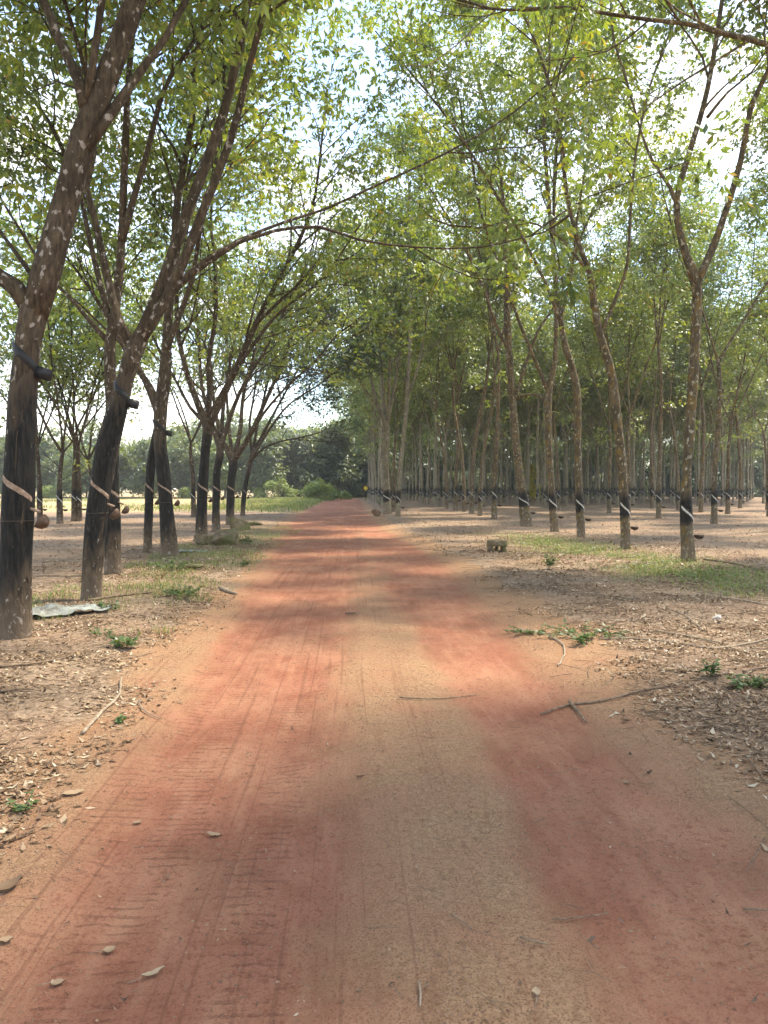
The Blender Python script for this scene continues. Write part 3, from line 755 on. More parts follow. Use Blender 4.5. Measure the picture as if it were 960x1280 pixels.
# a tree whose trunk stands outside the frame; its limb crosses the top right corner
hero(28, 'dark bare limb crossing the top right corner, its trunk outside the frame', np.array([8.3, 12.0, ghf(8.3, 12)]),
     [(1097, 740, 24), (1095, 560, 20), (1090, 300, 18), (1080, 130, 17)],
     [([(1080, 140, 14), (1020, 85, 12), (960, 56, 10), (905, 42, 9), (860, 30, 8), (815, 25, 7), (765, 18, 6), (705, 9, 5), (650, 12, 4)], 0, 1.0),
      ([(1080, 140, 12), (1075, 0, 10), (1050, -150, 8)], .1, 4), ([(1080, 140, 12), (1130, 0, 10), (1150, -150, 8)], .1, 4)],
     bark=BARK_R, sides=14, t0=.25, zmin=8.4, keep=.16)

# ------------------------------------------------------------------ plantation rows on the right
near = [generic_tree(100 + k, H=15.5 + k % 3, fork=(5.5, 7.5, 6.5, 8.5, 5.0, 7.0)[k], nl=(2, 3, 2, 3, 3, 2)[k], spreadang=(20, 18, 24, 16, 24, 20)[k], leaf=.172, per=11, bark=BARK_R, dens=1.2) for k in range(6)]
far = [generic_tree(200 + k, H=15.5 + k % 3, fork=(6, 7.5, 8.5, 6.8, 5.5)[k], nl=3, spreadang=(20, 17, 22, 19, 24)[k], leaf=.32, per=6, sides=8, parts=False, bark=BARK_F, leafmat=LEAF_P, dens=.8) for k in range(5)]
for s in near + far: SRC[s.name] = list(s.children)
ORD = 'first second third fourth fifth sixth seventh eighth ninth tenth eleventh twelfth thirteenth fourteenth'.split()
def rows():
    rng = random.Random(7)
    out = []
    # first row continues behind the five hand-built ones
    def seq(z0, z1, step): 
        z = z0
        while z < z1: yield z + rng.uniform(-.35, .35); z += step
    for z in seq(36.8, 121, 3.7): out.append((7.05 + rng.uniform(-.2, .2), z, 0))
    for z in (25.8, 31.3, 36.8, 40.0, 44.6): out.append((14.9 + rng.uniform(-.4, .4), z, 1))
    for z in seq(48.4, 121, 3.8): out.append((14.6 + rng.uniform(-.3, .3), z, 1))
    for r, x in enumerate((21.8, 28.8, 35.8, 42.8, 49.8, 56.8)):
        for z in seq(max(x / .56, 25.8), 121, 3.8): out.append((x + rng.uniform(-.3, .3), z, r + 2))
    for r, x in enumerate((10.9, 18.3, 25.3, 32.3, 39.3, 46.3)):
        for z in seq(max(x / .56, 64), 119, 5.2): out.append((x + rng.uniform(-.6, .6), z, r + 10))
    for z in seq(47.5, 118, 4.2): out.append((2.5 + rng.uniform(-.15, .15), z, -1))
    return out
used = set(); cnt = {}
rng = random.Random(3)
rowname = {-1: 'roadside row', 0: 'first row', 1: 'second row', 2: 'third row', 3: 'fourth row', 4: 'fifth row', 5: 'sixth row', 6: 'seventh row', 7: 'eighth row'}
for (x, z, r) in rows():
    cnt[r] = cnt.get(r, 0) + 1; k = cnt[r]
    src = rng.choice(near if z < 55 else far)
    lim = 10 if r in (0, 1) else 5
    ordn = k + 5 if r == 0 else k
    if r >= 10:
        lab = 'thin pale rubber tree far back between the plantation rows'; grp = 'rubber trees far back between the plantation rows'
    elif ordn <= len(ORD) and k <= lim:
        if r == -1: lab = f'{ORD[k-1]} pale rubber tree behind the twin trees in the row hugging the road'
        else: lab = f'{ORD[ordn-1]} rubber tree from the front in the {rowname[r]} right of the road'
        grp = f'rubber trees of the {rowname[r]} right of the road'
    else:
        lab = (f'small pale rubber tree near the far end of the row hugging the road' if r == -1 else f'far rubber tree near the distant end of the {rowname[r]} right of the road')
        grp = f'distant rubber trees of the {rowname[r]}'
    copy_tree(src, (x, z, ghf(x, z)), rng.uniform(-.35, .35), rng.uniform(0, 6.28), lab, grp, rng.uniform(.9, 1.1), first=src.name not in used)
    used.add(src.name)
# rubber trees left of the row, before the sunny field
lx = [(50, 652, 'thin forked rubber tree behind the massive left trunk, nearest the frame edge'), (75, 655, 'thin rubber tree with a Y fork in the left background, second from the edge'),
      (93, 650, 'slim rubber tree in the left background, left one of a close pair'), (99, 652, 'slim rubber tree in the left background, right one of a close pair'),
      (116, 648, 'faint rubber tree in the left background hidden behind the leaning tree'), (242, 646, 'thin pale rubber tree standing alone between the dark left trunks')]
lt = [generic_tree(300 + k, H=11.5, fork=(3.4, 3.0, 3.8)[k], nl=4, spreadang=26, leaf=.22, per=6, bark=BARK_L, r0=.13, sides=10, dens=.75) for k in range(3)]
for s in lt: SRC[s.name] = list(s.children)
for k, (px, py, lab) in enumerate(lx):
    p = gp(px, py); copy_tree(lt[k % 3], tuple(p), 0, 1.3 * k, lab, 'thin rubber trees in the left background', 1.0 + .05 * (k % 2), first=k < 3)
# unseen trees added just outside the frame so that their crowns shade the road
ns = [(-3.6, 4.2), (-3.7, 0.2), (-3.9, -4.2), (8.7, 7.4),  (7.1, -3.4), (-9.6, 12.5), (-9.9, 7.0), (14.6, 13.5), (14.4, 18.5), (-13.5, 24.5), (13.9, 8.0), (21.8, 20.5), (21.6, 26.5), (21.6, 32.5)]
for k, (x, y) in enumerate(ns):
    copy_tree(near[k % 6], (x, y, ghf(x, y)), 0, 1.7 * k, 'unseen rubber tree added outside the frame to shade the road', 'rubber trees outside the frame', 1.0)

# ------------------------------------------------------------------ woods and shrubs beyond
def bush(seed, H, W, leafmat, leaf, nclump, per, name='forest_tree', trunk=True, low=.12, cat='tree'):
    rng = np.random.default_rng(seed); root = thing(name, '', cat)
    # crown: several overlapping lumps filled with leaf whorls
    nl = 9 if trunk else 5
    C = []
    for k in range(nl):
        a = rng.random() * 6.28; rr = W * .5 * rng.uniform(.1, .65); z = H * rng.uniform(low + .15, .86)
        R_ = W * rng.uniform(.2, .33)
        m = nclump // nl; d = rng.normal(size=(m, 3)); d /= np.linalg.norm(d, axis=1)[:, None]
        C.append(np.array([math.cos(a) * rr, math.sin(a) * rr, z]) + d * (R_ * rng.uniform(.55, 1.05, m) * (1 + .25 * np.sin(d[:, 0] * 5 + k)))[:, None] * [1, 1, .85])
    C = np.concatenate(C); C = C[C[:, 2] > .1]
    if trunk:
        g = Geo(); P, rad = walk(rng, np.array([0, 0, -.2]), UP, H * .7, H * .022, H * .008, 6, .3, .05); g.tube(P, rad, 7)
        obj('trunk', g.build('trunk', BARK_F), root)
        g = Geo()
        for k in range(7):
            p, tg, r = sample(P, rad, rng.uniform(.35, .95)); Q, q = walk(rng, p, tg + rand_perp(rng, tg) * 1.1, W * .42, r * .6, .02, 4, .08, .12); g.tube(Q, q, 5)
        obj('limbs', g.build('limbs', BARK_F), root)
    else:
        g = Geo()
        for k in range(9):
            Q, q = walk(rng, np.array([rng.normal(0, W * .05), rng.normal(0, W * .05), -.05]), UP + rng.normal(0, .5, 3) * [1, 1, 0], H * .75, .02, .006, 4, .05, .12); g.tube(Q, q, 4)
        obj('stems', g.build('stems', BARK_F), root)
    obj('foliage', leaves_mesh(rng, C, per, leaf, leafmat, spread=leaf * 1.5), root, kind='stuff')
    SRC[root.name] = list(root.children); return root
rng = random.Random(11)
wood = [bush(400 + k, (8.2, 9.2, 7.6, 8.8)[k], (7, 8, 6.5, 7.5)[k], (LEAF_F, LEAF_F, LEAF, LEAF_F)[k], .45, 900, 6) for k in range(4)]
used2 = set()
def put(src, x, y, s, lab, grp, turn=None):
    first = src.name not in used2; used2.add(src.name)
    r = copy_tree(src, (x, y, ghf(x, y) - .05), rng.uniform(0, 6.28), 0, lab, grp, s, first=first); return r
k = 0
for row in range(3):
    x = -112 + row * 2.2
    while x < -4:
        yy = 118 + row * 6 + rng.uniform(-2, 2) + 6 * math.sin(x * .06)
        lab = ('leafy tree at the front edge of the wood beyond the sunny field', 'leafy tree in the middle of the wood beyond the sunny field', 'leafy tree at the back of the wood beyond the sunny field')[row]
        put(wood[k % 4], x, yy, rng.uniform(.85, 1.12) * (1 + .12 * row) * (1.0 if x < -30 else 1.15), lab, ('front trees of the wood across the field', 'middle trees of the wood across the field', 'back trees of the wood across the field')[row])
        k += 1; x += rng.uniform(4.6, 6.2)
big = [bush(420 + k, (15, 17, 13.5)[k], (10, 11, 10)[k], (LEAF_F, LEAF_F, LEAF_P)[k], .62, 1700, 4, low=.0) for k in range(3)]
put(big[0], -2.2, 120, .82, 'tall dense grey-green tree left of the road end', None)
put(big[1], -8.5, 124, .62, 'pale green tree behind the dark one at the road end', None)
put(big[1], .5, 133, .9, 'broad grey-green tree closing the view where the road ends', None)
for k, x in enumerate(np.arange(4, 112, 6.3)):
    put(big[k % 3], float(x), 130 + rng.uniform(-3, 4), rng.uniform(.8, 1.1), 'tall green tree closing the far end of the plantation', 'tall trees behind the plantation')
shr = [bush(440 + k, (4.2, 3.4)[k], (5.5, 5)[k], (LEAF_D, LEAF_F)[k], .34, 420, 5, 'shrub', False, -.1, 'shrub') for k in range(2)]
for k, x in enumerate(np.concatenate([np.arange(3, 106, 4.2), np.arange(1, 106, 5)])):
    put(shr[k % 2], float(x), (124 if k < 25 else 128) + rng.uniform(-1, 2), rng.uniform(1.0, 1.4) * (1 if k < 25 else 1.6), 'green shrub at the foot of the far trees', 'shrubs behind the plantation')
for k, x in enumerate(np.arange(-10, 2, 3.4)):
    put(shr[1], float(x), 121 + rng.uniform(-1, 1), rng.uniform(.7, 1.1), 'grey-green shrub standing across the end of the road', 'shrubs at the road end')
bb = [bush(460 + k, (2.6, 1.6)[k], (3, 2.4)[k], LEAF_B, .26, 200, 5, 'shrub', False, -.1, 'shrub') for k in range(2)]
for k, (px, Y, s, lab) in enumerate([(400, 92, .95, 'bright lime shrub left of the road end, tallest of the pale shrubs'), (415, 98, .9, 'low bright shrub right behind the tallest lime shrub'),
        (386, 92, .8, 'low bright shrub left beside the tallest lime shrub'), (433, 104, .7, 'small bright shrub nearest the end of the road')]):
    p = at(px, 612, Y); put(bb[k % 2], p[0], Y, s, lab, 'bright shrubs along the field by the road end')
for px, s in ((322, .9), (345, 1.2), (362, .8), (120, .8), (230, .9), (190, 1.1), (60, 1.0), (10, .9)):
    p = at(px, 612, 108); put(bb[0 if s > 1 else 1], p[0], 108 + s, s, 'bright green shrub at the foot of the wood beyond the field', 'bright shrubs before the wood')
ye = bush(470, 4.5, 3.2, LEAF_Y, .3, 200, 5, 'shrub', False, .1, 'shrub')
p = at(662, 600, 84); put(ye, p[0], 84, 1.0, 'yellow-leaved shrub glowing between the plantation trunks', None)

# ------------------------------------------------------------------ road sign and stake far off
p = at(457, 612, 92); root = thing('road_sign', 'small yellow diamond sign on a post near the road end', 'sign', (p[0], 92, ghf(p[0], 92)))
g = Geo(); g.tube([[0, 0, -.2], [0, 0, 1.5]], .04, 8); obj('post', g.build('post', WIRE), root)
def box(g, c, s, rot=0, axis=1):
    V = np.array([[x, y, z] for x in (-1, 1) for y in (-1, 1) for z in (-1, 1)], float) * np.array(s) / 2
    if rot:
        c_, s_ = math.cos(rot), math.sin(rot); M_ = np.eye(3); i, j = [(1, 2), (0, 2), (0, 1)][axis]
        M_[i, i] = c_; M_[i, j] = -s_; M_[j, i] = s_; M_[j, j] = c_; V = V @ M_.T
    g.add(V + np.array(c), [[0, 1, 3, 2], [4, 6, 7, 5], [0, 4, 5, 1], [2, 3, 7, 6], [0, 2, 6, 4], [1, 5, 7, 3]])
g = Geo(); box(g, (0, -.06, 1.5), (.75, .03, .75), R(45)); obj('plate', g.build('plate', mat_simple('dark_sign_rim', (.05, .04, .02), (.08, .06, .03)), False), root)
g = Geo(); box(g, (0, -.09, 1.5), (.42, .02, .42), R(45)); obj('sign_face', g.build('sign_face', mat_simple('yellow_sign', (.55, .40, .03), (.65, .5, .05)), False), root)
b = gp(314, 637); root = thing('wooden_stake', 'short wooden stake standing at the edge of the sunny field', 'stake', tuple(b))
g = Geo(); g.tube([[0, 0, -.1], [.01, 0, .3], [.02, 0, .62]], [.035, .035, .03], 6); obj('post', g.build('post', STICK_P), root)
g = Geo(); g.tube([[.02, 0, .5], [.5, .1, .62], [1.0, .1, .66], [1.7, .2, .8]], .012, 4); obj('rail', g.build('rail', STICK_P), root)

# ------------------------------------------------------------------ rocks, stump, sack
ROCK = None
def mat_rock(name, a, b, moss):
    m, t, o = new_mat(name); v = coords(t); n = noise(t, v, 7, 8, .65); n2 = noise(t, v, 2.5, 4)
    c = MIXC(t, RAMP(t, n, [(.3, 0.0), (.7, 1.0)]), a, b); c = MIXC(t, RAMP(t, n2, [(.45, 0.0), (.6, .8)]), c, moss)
    pbsdf(t, o, c, .92, BUMP(t, n, 1, .05), .2); return m
ROCK = mat_rock('mossy_laterite', (.07, .05, .032), (.27, .21, .135), (.12, .13, .045))
ROCK2 = mat_rock('brown_rock', (.12, .065, .04), (.26, .16, .10), (.17, .13, .07))
def rock(name, label, p, size, seed, mat, rz=0, boxy=.5, cat='rock', group=None):
    rng = np.random.default_rng(seed); n1, n2 = 36, 52
    th = np.linspace(0, np.pi, n1)[:, None]; ph = np.linspace(0, 2 * np.pi, n2, endpoint=False)[None]
    D = np.stack([np.sin(th) * np.cos(ph), np.sin(th) * np.sin(ph), np.cos(th) + 0 * ph], -1).reshape(-1, 3)
    e = 1 - boxy * .6; V = np.sign(D) * np.abs(D) ** e
    f = np.ones(len(V))
    for k in range(15):   # facets cut by random planes
        nn = unit(rng.normal(size=3)); lim = rng.uniform(.52, .85); dd = V @ nn; m_ = dd > lim; V[m_] -= np.outer(dd[m_] - lim, nn)
    nz = fbm(V[:, 0] * 3 + V[:, 2] * 2 + seed, V[:, 1] * 3 - V[:, 2] * 2, seed) - .47
    V *= (1 + nz * .12 + (fbm(V[:, 0] * 11, V[:, 1] * 11 + V[:, 2] * 9, seed + 3) - .47) * .12)[:, None]
    V = V * np.array(size) / 2; V[:, 2] += size[2] * .28
    i = np.arange(n1 - 1)[:, None] * n2; j = np.arange(n2)[None]; k = (j + 1) % n2
    q = np.stack([i + j, i + n2 + j, i + n2 + k, i + k], -1).reshape(-1, 4)
    return obj(name, mesh(name, V, [q], mat, False), None, tuple(p), (0, 0, rz), label=label, category=cat, group=group)
rock('boulder', 'flat mossy boulder lying left of the angular one by the left trees', gp(262, 680), (1.1, .8, .38), 1, ROCK, .2)
rock('boulder', 'angular mossy boulder with slanted faces right of the flat one', gp(285, 681), (.95, .7, .62), 2, ROCK, -.4, .8)
rock('boulder', 'small tan boulder farthest of the left boulders near the last tree', gp(300, 663), (.85, .6, .68), 3, ROCK, .5, .9)
rock('boulder', 'low flat stone right of the farthest left boulder', gp(313, 657), (1.0, .6, .26), 4, ROCK, .1, .7)
rock('boulder', 'reddish brown rock at the road side before the twin trees', gp(471, 645), (.65, .5, .5), 12, ROCK2, .3, .9)
rock('stone', 'small pale stone among the dry leaves on the right verge', gp(897, 774), (.12, .08, .08), 6, mat_simple('pale_stone', (.42, .36, .32), (.6, .55, .5)), .3, .3, 'stone')
rock('stone', 'tiny white stone lying right of the notched stump', gp(655, 680), (.10, .08, .07), 7, mat_simple('white_stone', (.55, .52, .48), (.75, .72, .68)), .3, .3, 'stone')
rock('stone', 'pale stone in the grass left of the rutted road, near the boulders', gp(243, 711), (.35, .25, .14), 8, ROCK, .3, .3, 'stone')
# notched stump-like block
b = gp(621, 690); root = thing('tree_stump', 'squat weathered stump with two dark notches on the right verge', 'stump', tuple(b), (0, 0, .15))
g = Geo(); n = 26; A = np.linspace(0, 2 * np.pi, n, endpoint=False)
sq = lambda a, e: np.sign(np.cos(a)) * np.abs(np.cos(a)) ** e
rngs = np.random.default_rng(5); rr = 1 + rngs.normal(0, .025, n)
outl = np.stack([.235 * np.sign(np.cos(A)) * np.abs(np.cos(A)) ** .55 * rr, .17 * np.sign(np.sin(A)) * np.abs(np.sin(A)) ** .55 * rr], -1)
rings = [(1.0, .15), (1.03, .18), (1.0, .22), (1.0, .27), (.94, .29)]
V = np.array([[x * s, y * s, z] for s, z in rings for x, y in outl]); V = np.vstack([V, [[0, 0, .15]], [[0, 0, .292]]])
j = np.arange(n); k_ = (j + 1) % n; q = np.concatenate([np.stack([i * n + j, i * n + k_, (i + 1) * n + k_, (i + 1) * n + j], -1) for i in range(len(rings) - 1)])
m_ = len(rings) * n; t_ = np.concatenate([np.stack([k_, j, np.full(n, m_)], -1), np.stack([(len(rings) - 1) * n + j, (len(rings) - 1) * n + k_, np.full(n, m_ + 1)], -1)])
g.add(V, q, t_); obj('top_block', g.build('top_block', ROCK), root)
for x_, wd in ((-.165, .12), (.0, .07), (.165, .12)):
    g = Geo(); g.tube([[x_, 0, -.05], [x_ * .98, 0, .08], [x_ * .96, 0, .16]], [wd / 2 * 1.1, wd / 2, wd / 2 * 1.05], 9, rough=.05, rng=rngs)
    g.v[-1][:, 1] *= 2.2
    obj('root_foot', g.build('root_foot', ROCK), root)
# torn white sack on the ground
def sheet(name, label, px, py, w_, d_, seed, mat, rz, cat, amp=.04, n=28):
    b = gp(px, py); rng = np.random.default_rng(seed)
    u, v = np.meshgrid(np.linspace(-1, 1, n), np.linspace(-1, 1, n)); u = u.ravel(); v = v.ravel()
    ed = .8 + .35 * vnoise(u * 2 + seed, v * 2, seed)
    x = u * w_ / 2 * ed; y = v * d_ / 2 * ed * (1 - .25 * u)
    cz, sz = math.cos(rz), math.sin(rz); X_, Y_ = b[0] + x * cz - y * sz, b[1] + x * sz + y * cz
    z = gh(X_, Y_) + .012 + amp * (fbm(u * 3, v * 2.2, seed) ** 2) * 2 * (1 - .4 * np.maximum(abs(u), abs(v)))
    i = (np.arange(n - 1)[:, None] * n + np.arange(n - 1)[None]).ravel(); q = np.stack([i, i + 1, i + n + 1, i + n], -1)
    q2 = q[:, ::-1] + n * n
    V = np.stack([X_ - b[0], Y_ - b[1], z - b[2]], -1); V2 = V - [0, 0, .004]
    return obj(name, mesh(name, np.vstack([V, V2]), [q, q2], mat, True), None, tuple(b), label=label, category=cat)
SACK = mat_simple('white_woven_sack', (.13, .12, .10), (.34, .36, .32), 5, .7, .4, .01, (1, 3, 1))
sheet('plastic_sack', 'torn white woven sack flattened on the soil beside the massive left trunk', 82, 768, .95, .48, 3, SACK, .25, 'sack', .13, 40)
sheet('plastic_scrap', 'small white plastic scrap at the foot of the thick banded trunk', 238, 690, .7, .4, 5, SACK, .1, 'scrap', .05)

# ------------------------------------------------------------------ sticks one can point at
def stick(pts, w0, w1, label, mat=STICK, name='fallen_stick', forks=()):
    P = [gp(*p) for p in pts]; b = P[0].copy(); P = np.array(P)
    P[:, 2] += .012 + w0 * .4
    P = smooth_path(P, .05); P[:, :2] += np.random.default_rng(int(pts[0][0] + pts[0][1])).normal(0, .003, (len(P), 2))
    root = obj(name, None, None, tuple(b)) if forks else None
    g = Geo(); g.tube(P - b, np.linspace(w0, w1, len(P)), 7, rough=.12, rng=np.random.default_rng(1))
    if not forks:
        return obj(name, g.build(name, mat), None, tuple(b), label=label, category='stick', group='fallen sticks')
    root['label'] = label; root['category'] = 'stick'; root['group'] = 'fallen sticks'
    obj('stem', g.build('stem', mat), root)
    for f in forks:
        Q = np.array([gp(*p) for p in f]); Q[:, 2] += .01 + w1; Q = smooth_path(Q, .05)
        g = Geo(); g.tube(Q - b, np.linspace(w1 * 1.6, w1 * .7, len(Q)), 6, rough=.12, rng=np.random.default_rng(2)); obj('side_twig', g.build('side_twig', mat), root)
stick([(103, 919), (128, 892), (148, 872), (152, 850)], .013, .008, 'bent grey-brown stick on the left verge, thickest one there', STICK_P)
stick([(0, 836), (40, 832), (75, 826), (92, 820)], .012, .006, 'straight stick entering from the left edge in front of the massive trunk')
stick([(0, 867), (25, 864), (42, 864)], .012, .007, 'short stick at the left edge, lower one of two')
stick([(174, 884), (186, 894), (202, 901)], .006, .003, 'small curved twig on the soil right of the bent stick', STICK_P)
stick([(676, 895), (710, 884), (755, 878), (800, 866), (842, 859)], .008, .009, 'long dark crooked stick across the right wheel track', STICK, forks=([(712, 880), (722, 892), (733, 906)],))
stick([(690, 1153), (725, 1151), (760, 1146)], .003, .002, 'thin straight twig in the middle of the foreground soil')
stick([(648, 1176), (668, 1182), (684, 1186)], .0045, .003, 'short brown twig low in the foreground, left below the thin straight one')
stick([(523, 1233), (524, 1248), (526, 1263)], .004, .003, 'upright-looking short twig near the bottom edge of the photo', STICK_P)
stick([(500, 874), (545, 876), (596, 871)], .006, .003, 'dark thin twig lying crosswise in the middle of the road')
stick([(432, 768), (445, 768)], .013, .009, 'stubby dark stick in the middle of the road, farther up')
stick([(563, 1147), (578, 1157), (590, 1166)], .003, .002, 'tiny twig on the tan strip left of the short brown twig')
stick([(930, 1141), (948, 1141), (962, 1143)], .005, .003, 'dark twig at the right edge on red soil')
stick([(748, 800), (800, 800), (850, 806), (892, 812), (935, 806), (962, 800)], .007, .009, 'long bowed branch lying on the dry leaves at right', STICK_P)
stick([(820, 790), (860, 797), (905, 806)], .010, .007, 'pale straight stick just above the long bowed branch', STICK_P)
stick([(735, 742), (790, 750), (850, 768), (880, 790)], .009, .006, 'grey stick slanting down through the leaf litter at right', STICK_P)
stick([(930, 842), (945, 838), (962, 836)], .010, .009, 'short brown stick at the right edge amid dry leaves')
stick([(935, 950), (950, 970), (962, 985)], .006, .004, 'dark twig slanting at the right edge below the litter')
stick([(686, 796), (702, 806), (706, 818), (698, 834)], .010, .007, 'hooked pale twig beside the low green weeds', STICK_P)
stick([(276, 737), (285, 741), (295, 744)], .035, .02, 'thick pale broken stick with a whitish end on the left verge', STICK_P)
stick([(110, 752), (150, 746), (190, 742)], .02, .01, 'dark branch behind the white sack at the foot of the leaning tree')
stick([(880, 700), (920, 706), (955, 716)], .02, .012, 'dark branch on bare soil right of the speckled tree')
stick([(900, 748), (930, 752), (962, 758)], .012, .008, 'pale stick in the grass at the right edge', STICK_P)
# thin bare shoot standing in the litter
b = gp(872, 792); root = thing('dry_shoot', 'thin bare upright shoot standing in the dry leaves at right', 'plant', tuple(b), group=None)
g = Geo(); g.tube([[0, 0, -.03], [.03, 0, .12], [.07, .02, .26], [.10, .03, .42]], [.004, .0035, .003, .002], 5); obj('stem', g.build('stem', STICK_P), root)
g = Geo(); g.tube([[.05, .01, .2], [-.02, .02, .30], [-.08, .02, .42]], [.003, .0025, .002], 5); obj('side_twig', g.build('side_twig', STICK_P), root)

# ------------------------------------------------------------------ single fallen leaves on the road
def leaf_blade(L, W, curl, seed, n=9):
    rng = np.random.default_rng(seed); V = []; q = []
    for i in range(n):
        t = i / (n - 1); w_ = W * math.sin(math.pi * min(.03 + t * .97, .985)) ** .8 * (1 - .25 * t)
        for k in (-1, -.5, 0, .5, 1):
            V.append([t * L - L / 2, k * w_ / 2 + .06 * L * math.sin(t * 2), .006 + curl * L * ((t - .5) ** 2 * 1.6) + abs(k) * curl * W * .5 + rng.normal(0, .0012)])
    for i in range(n - 1):
        for k in range(4): a = i * 5 + k; q.append([a, a + 1, a + 6, a + 5])
    return np.array(V), np.array(q)
def fallen_leaf(px, py, L, W, rz, tint, label, seed, curl=.25):
    curl *= .5; tint *= .84; L *= .9
    b = gp(px, py); V, q = leaf_blade(L, W, curl, seed)
    V2 = V - [0, 0, .0012]; VV = np.vstack([V, V2]); Q = np.vstack([q, q[:, ::-1] + len(V)])
    root = thing('fallen_leaf', label, 'leaf', tuple(b + [0, 0, .004]), (0, 0, rz), 'single fallen leaves on the soil')
    obj('blade', mesh('blade', VV, [Q], LITTER, True, {'tint': np.full(len(VV), tint)}), root)
    g = Geo(); g.tube([[-L / 2 + .004, 0, .006 + curl * L * .4], [-L / 2 - .02, .003, .006], [-L / 2 - .045, .008, .004]], .0012, 4); obj('stalk', g.build('stalk', STICK_P), root)
for a in [(192, 1221, .085, .03, .6, 1.0, 'pale narrow leaf standing out on red soil at the bottom left', 1, .5),
          (137, 1191, .045, .045, .3, .9, 'small round pale leaf above and left of the narrow bottom leaf', 2),
          (72, 1232, .05, .035, .2, .85, 'tan leaf pressed into the soil near the bottom left corner', 3),
          (8, 1178, .05, .04, 0, .85, 'small pale leaf at the left edge near the bottom', 4),
          (268, 1046, .085, .035, -.4, .8, 'light brown leaf on the left wheel track', 5),
          (92, 993, .12, .07, .4, .95, 'large flat cream leaf on the left verge soil', 6, .1),
          (172, 1030, .045, .04, .4, .8, 'faint tan leaf between the cream leaf and the wheel track', 12, .1),
          (8, 1114, .14, .075, .8, .45, 'curled grey-green leaf cut by the left edge', 7, .6),
          (671, 1243, .042, .028, 1.4, 1.0, 'small pale round leaf on tan soil near the bottom edge', 8),
          (783, 980, .05, .03, -.6, .75, 'light leaf on the right red track', 9), (710, 712, .3, .17, -.2, .9, 'very large pale dry leaf beside the green strip at right', 10, .2),
          (450, 973, .06, .02, .1, .1, 'dark curled leaf in the middle of the road', 11, .5), (812, 968, .06, .025, .6, .1, 'small dark leaf curled on the right red track', 13, .6),
          (788, 945, .05, .02, 1.2, .05, 'tiny dark curled leaf above the right red track', 14, .6), (842, 838, .14, .05, .1, .95, 'long cream leaf on the right litter edge', 15, .3)]:
    fallen_leaf(*a)

# ------------------------------------------------------------------ uncountable cover: leaf litter, twigs, crumbs, weeds
rng = np.random.default_rng(77)
def scatter(n, xr, yr, dens):
    x = rng.uniform(*xr, n); y = np.exp(rng.uniform(math.log(yr[0]), math.log(yr[1]), n)); k = rng.random(n) < dens(x, y); return x[k], y[k]
def flat_leaves(x, y, L0, L1, lift=.010, tilt=.35, wr=.38):
    n = len(x); L = L0 * (L1 / L0) ** (rng.random(n) ** .8); W = L * wr * rng.uniform(.6, 1.2, n); a = rng.random(n) * 6.28
    d = np.stack([np.cos(a), np.sin(a), rng.normal(0, tilt, n)], -1); s = np.stack([-np.sin(a), np.cos(a), rng.normal(0, tilt, n)], -1)
    c = np.stack([x, y, gh(x, y) + lift + rng.random(n) * lift], -1); cu = (L * rng.normal(.12, .12, n))[:, None] * UP
    V = np.stack([c - d * L[:, None] / 2 + cu, c + s * W[:, None] / 2, c + d * L[:, None] / 2 + cu, c - s * W[:, None] / 2], 1)
    V[:, :, 2] = np.maximum(V[:, :, 2], (c[:, 2] - max(lift * .7, .008))[:, None])
    i = np.arange(n) * 4; return V.reshape(-1, 3), np.concatenate([np.stack([i, i + 1, i + 3], -1), np.stack([i + 1, i + 2, i + 3], -1)])
def dverge(x, y):
    l, r = road_l(y), road_r(y); nn = fbm(x * 1.4, y * 1.4, 61)
    rt = sstep(0, .9, x - r + (nn - .47) * 1.5) * (.5 + .65 * np.exp(-((x - 4.2) / 2.2) ** 2)); lf = sstep(-.25, .35, l - x + (nn - .47) * 1.2) * (.5 + .5 * np.exp(-((x + 2.9) / 1.0) ** 2))
    return np.clip((rt + lf) * (.22 + .78 * sstep(.38, .54, nn)), 0, 1) * np.where(y > 44, sstep(-4, 0, x), 1)
x1, y1 = scatter(330000, (-6, 9), (2.2, 24), dverge); x2, y2 = scatter(90000, (-16, 30), (12, 60), lambda x, y: dverge(x, y) * .9)
Va, Ta = flat_leaves(x1, y1, .018, .085, .003, .17); Vb, Tb = flat_leaves(x2, y2, .06, .14, .01, .2)
xd, yd = scatter(90000, (-5, 8), (2.0, 14), lambda x, y: dverge(x, y) * .8 + .015); Vd, Td = flat_leaves(xd, yd, .008, .035, .006, .4, .35)
x3, y3 = scatter(1500, (-2, 2.4), (2.0, 20), lambda x, y: .5 + 0 * x); Vc, Tc = flat_leaves(x3, y3, .008, .03, .004, .2, .3)
V = np.vstack([Va, Vb, Vc, Vd]); T = np.vstack([Ta, Tb + len(Va), Tc + len(Va) + len(Vb), Td + len(Va) + len(Vb) + len(Vc)])
obj('leaf_litter', mesh('leaf_litter', V, [T], LITTER, False, {'tint': np.repeat(np.clip(rng.normal(.57, .26, len(V) // 4) - .25 * (np.abs(V[::4, 0]) < 1.5), 0, 1), 4)}), kind='stuff',
    label='dry brown and cream leaves strewn over both verges')
g = Geo()
x, y = scatter(16000, (-6, 9), (2.0, 26), lambda x, y: dverge(x, y) * .8 + .12)
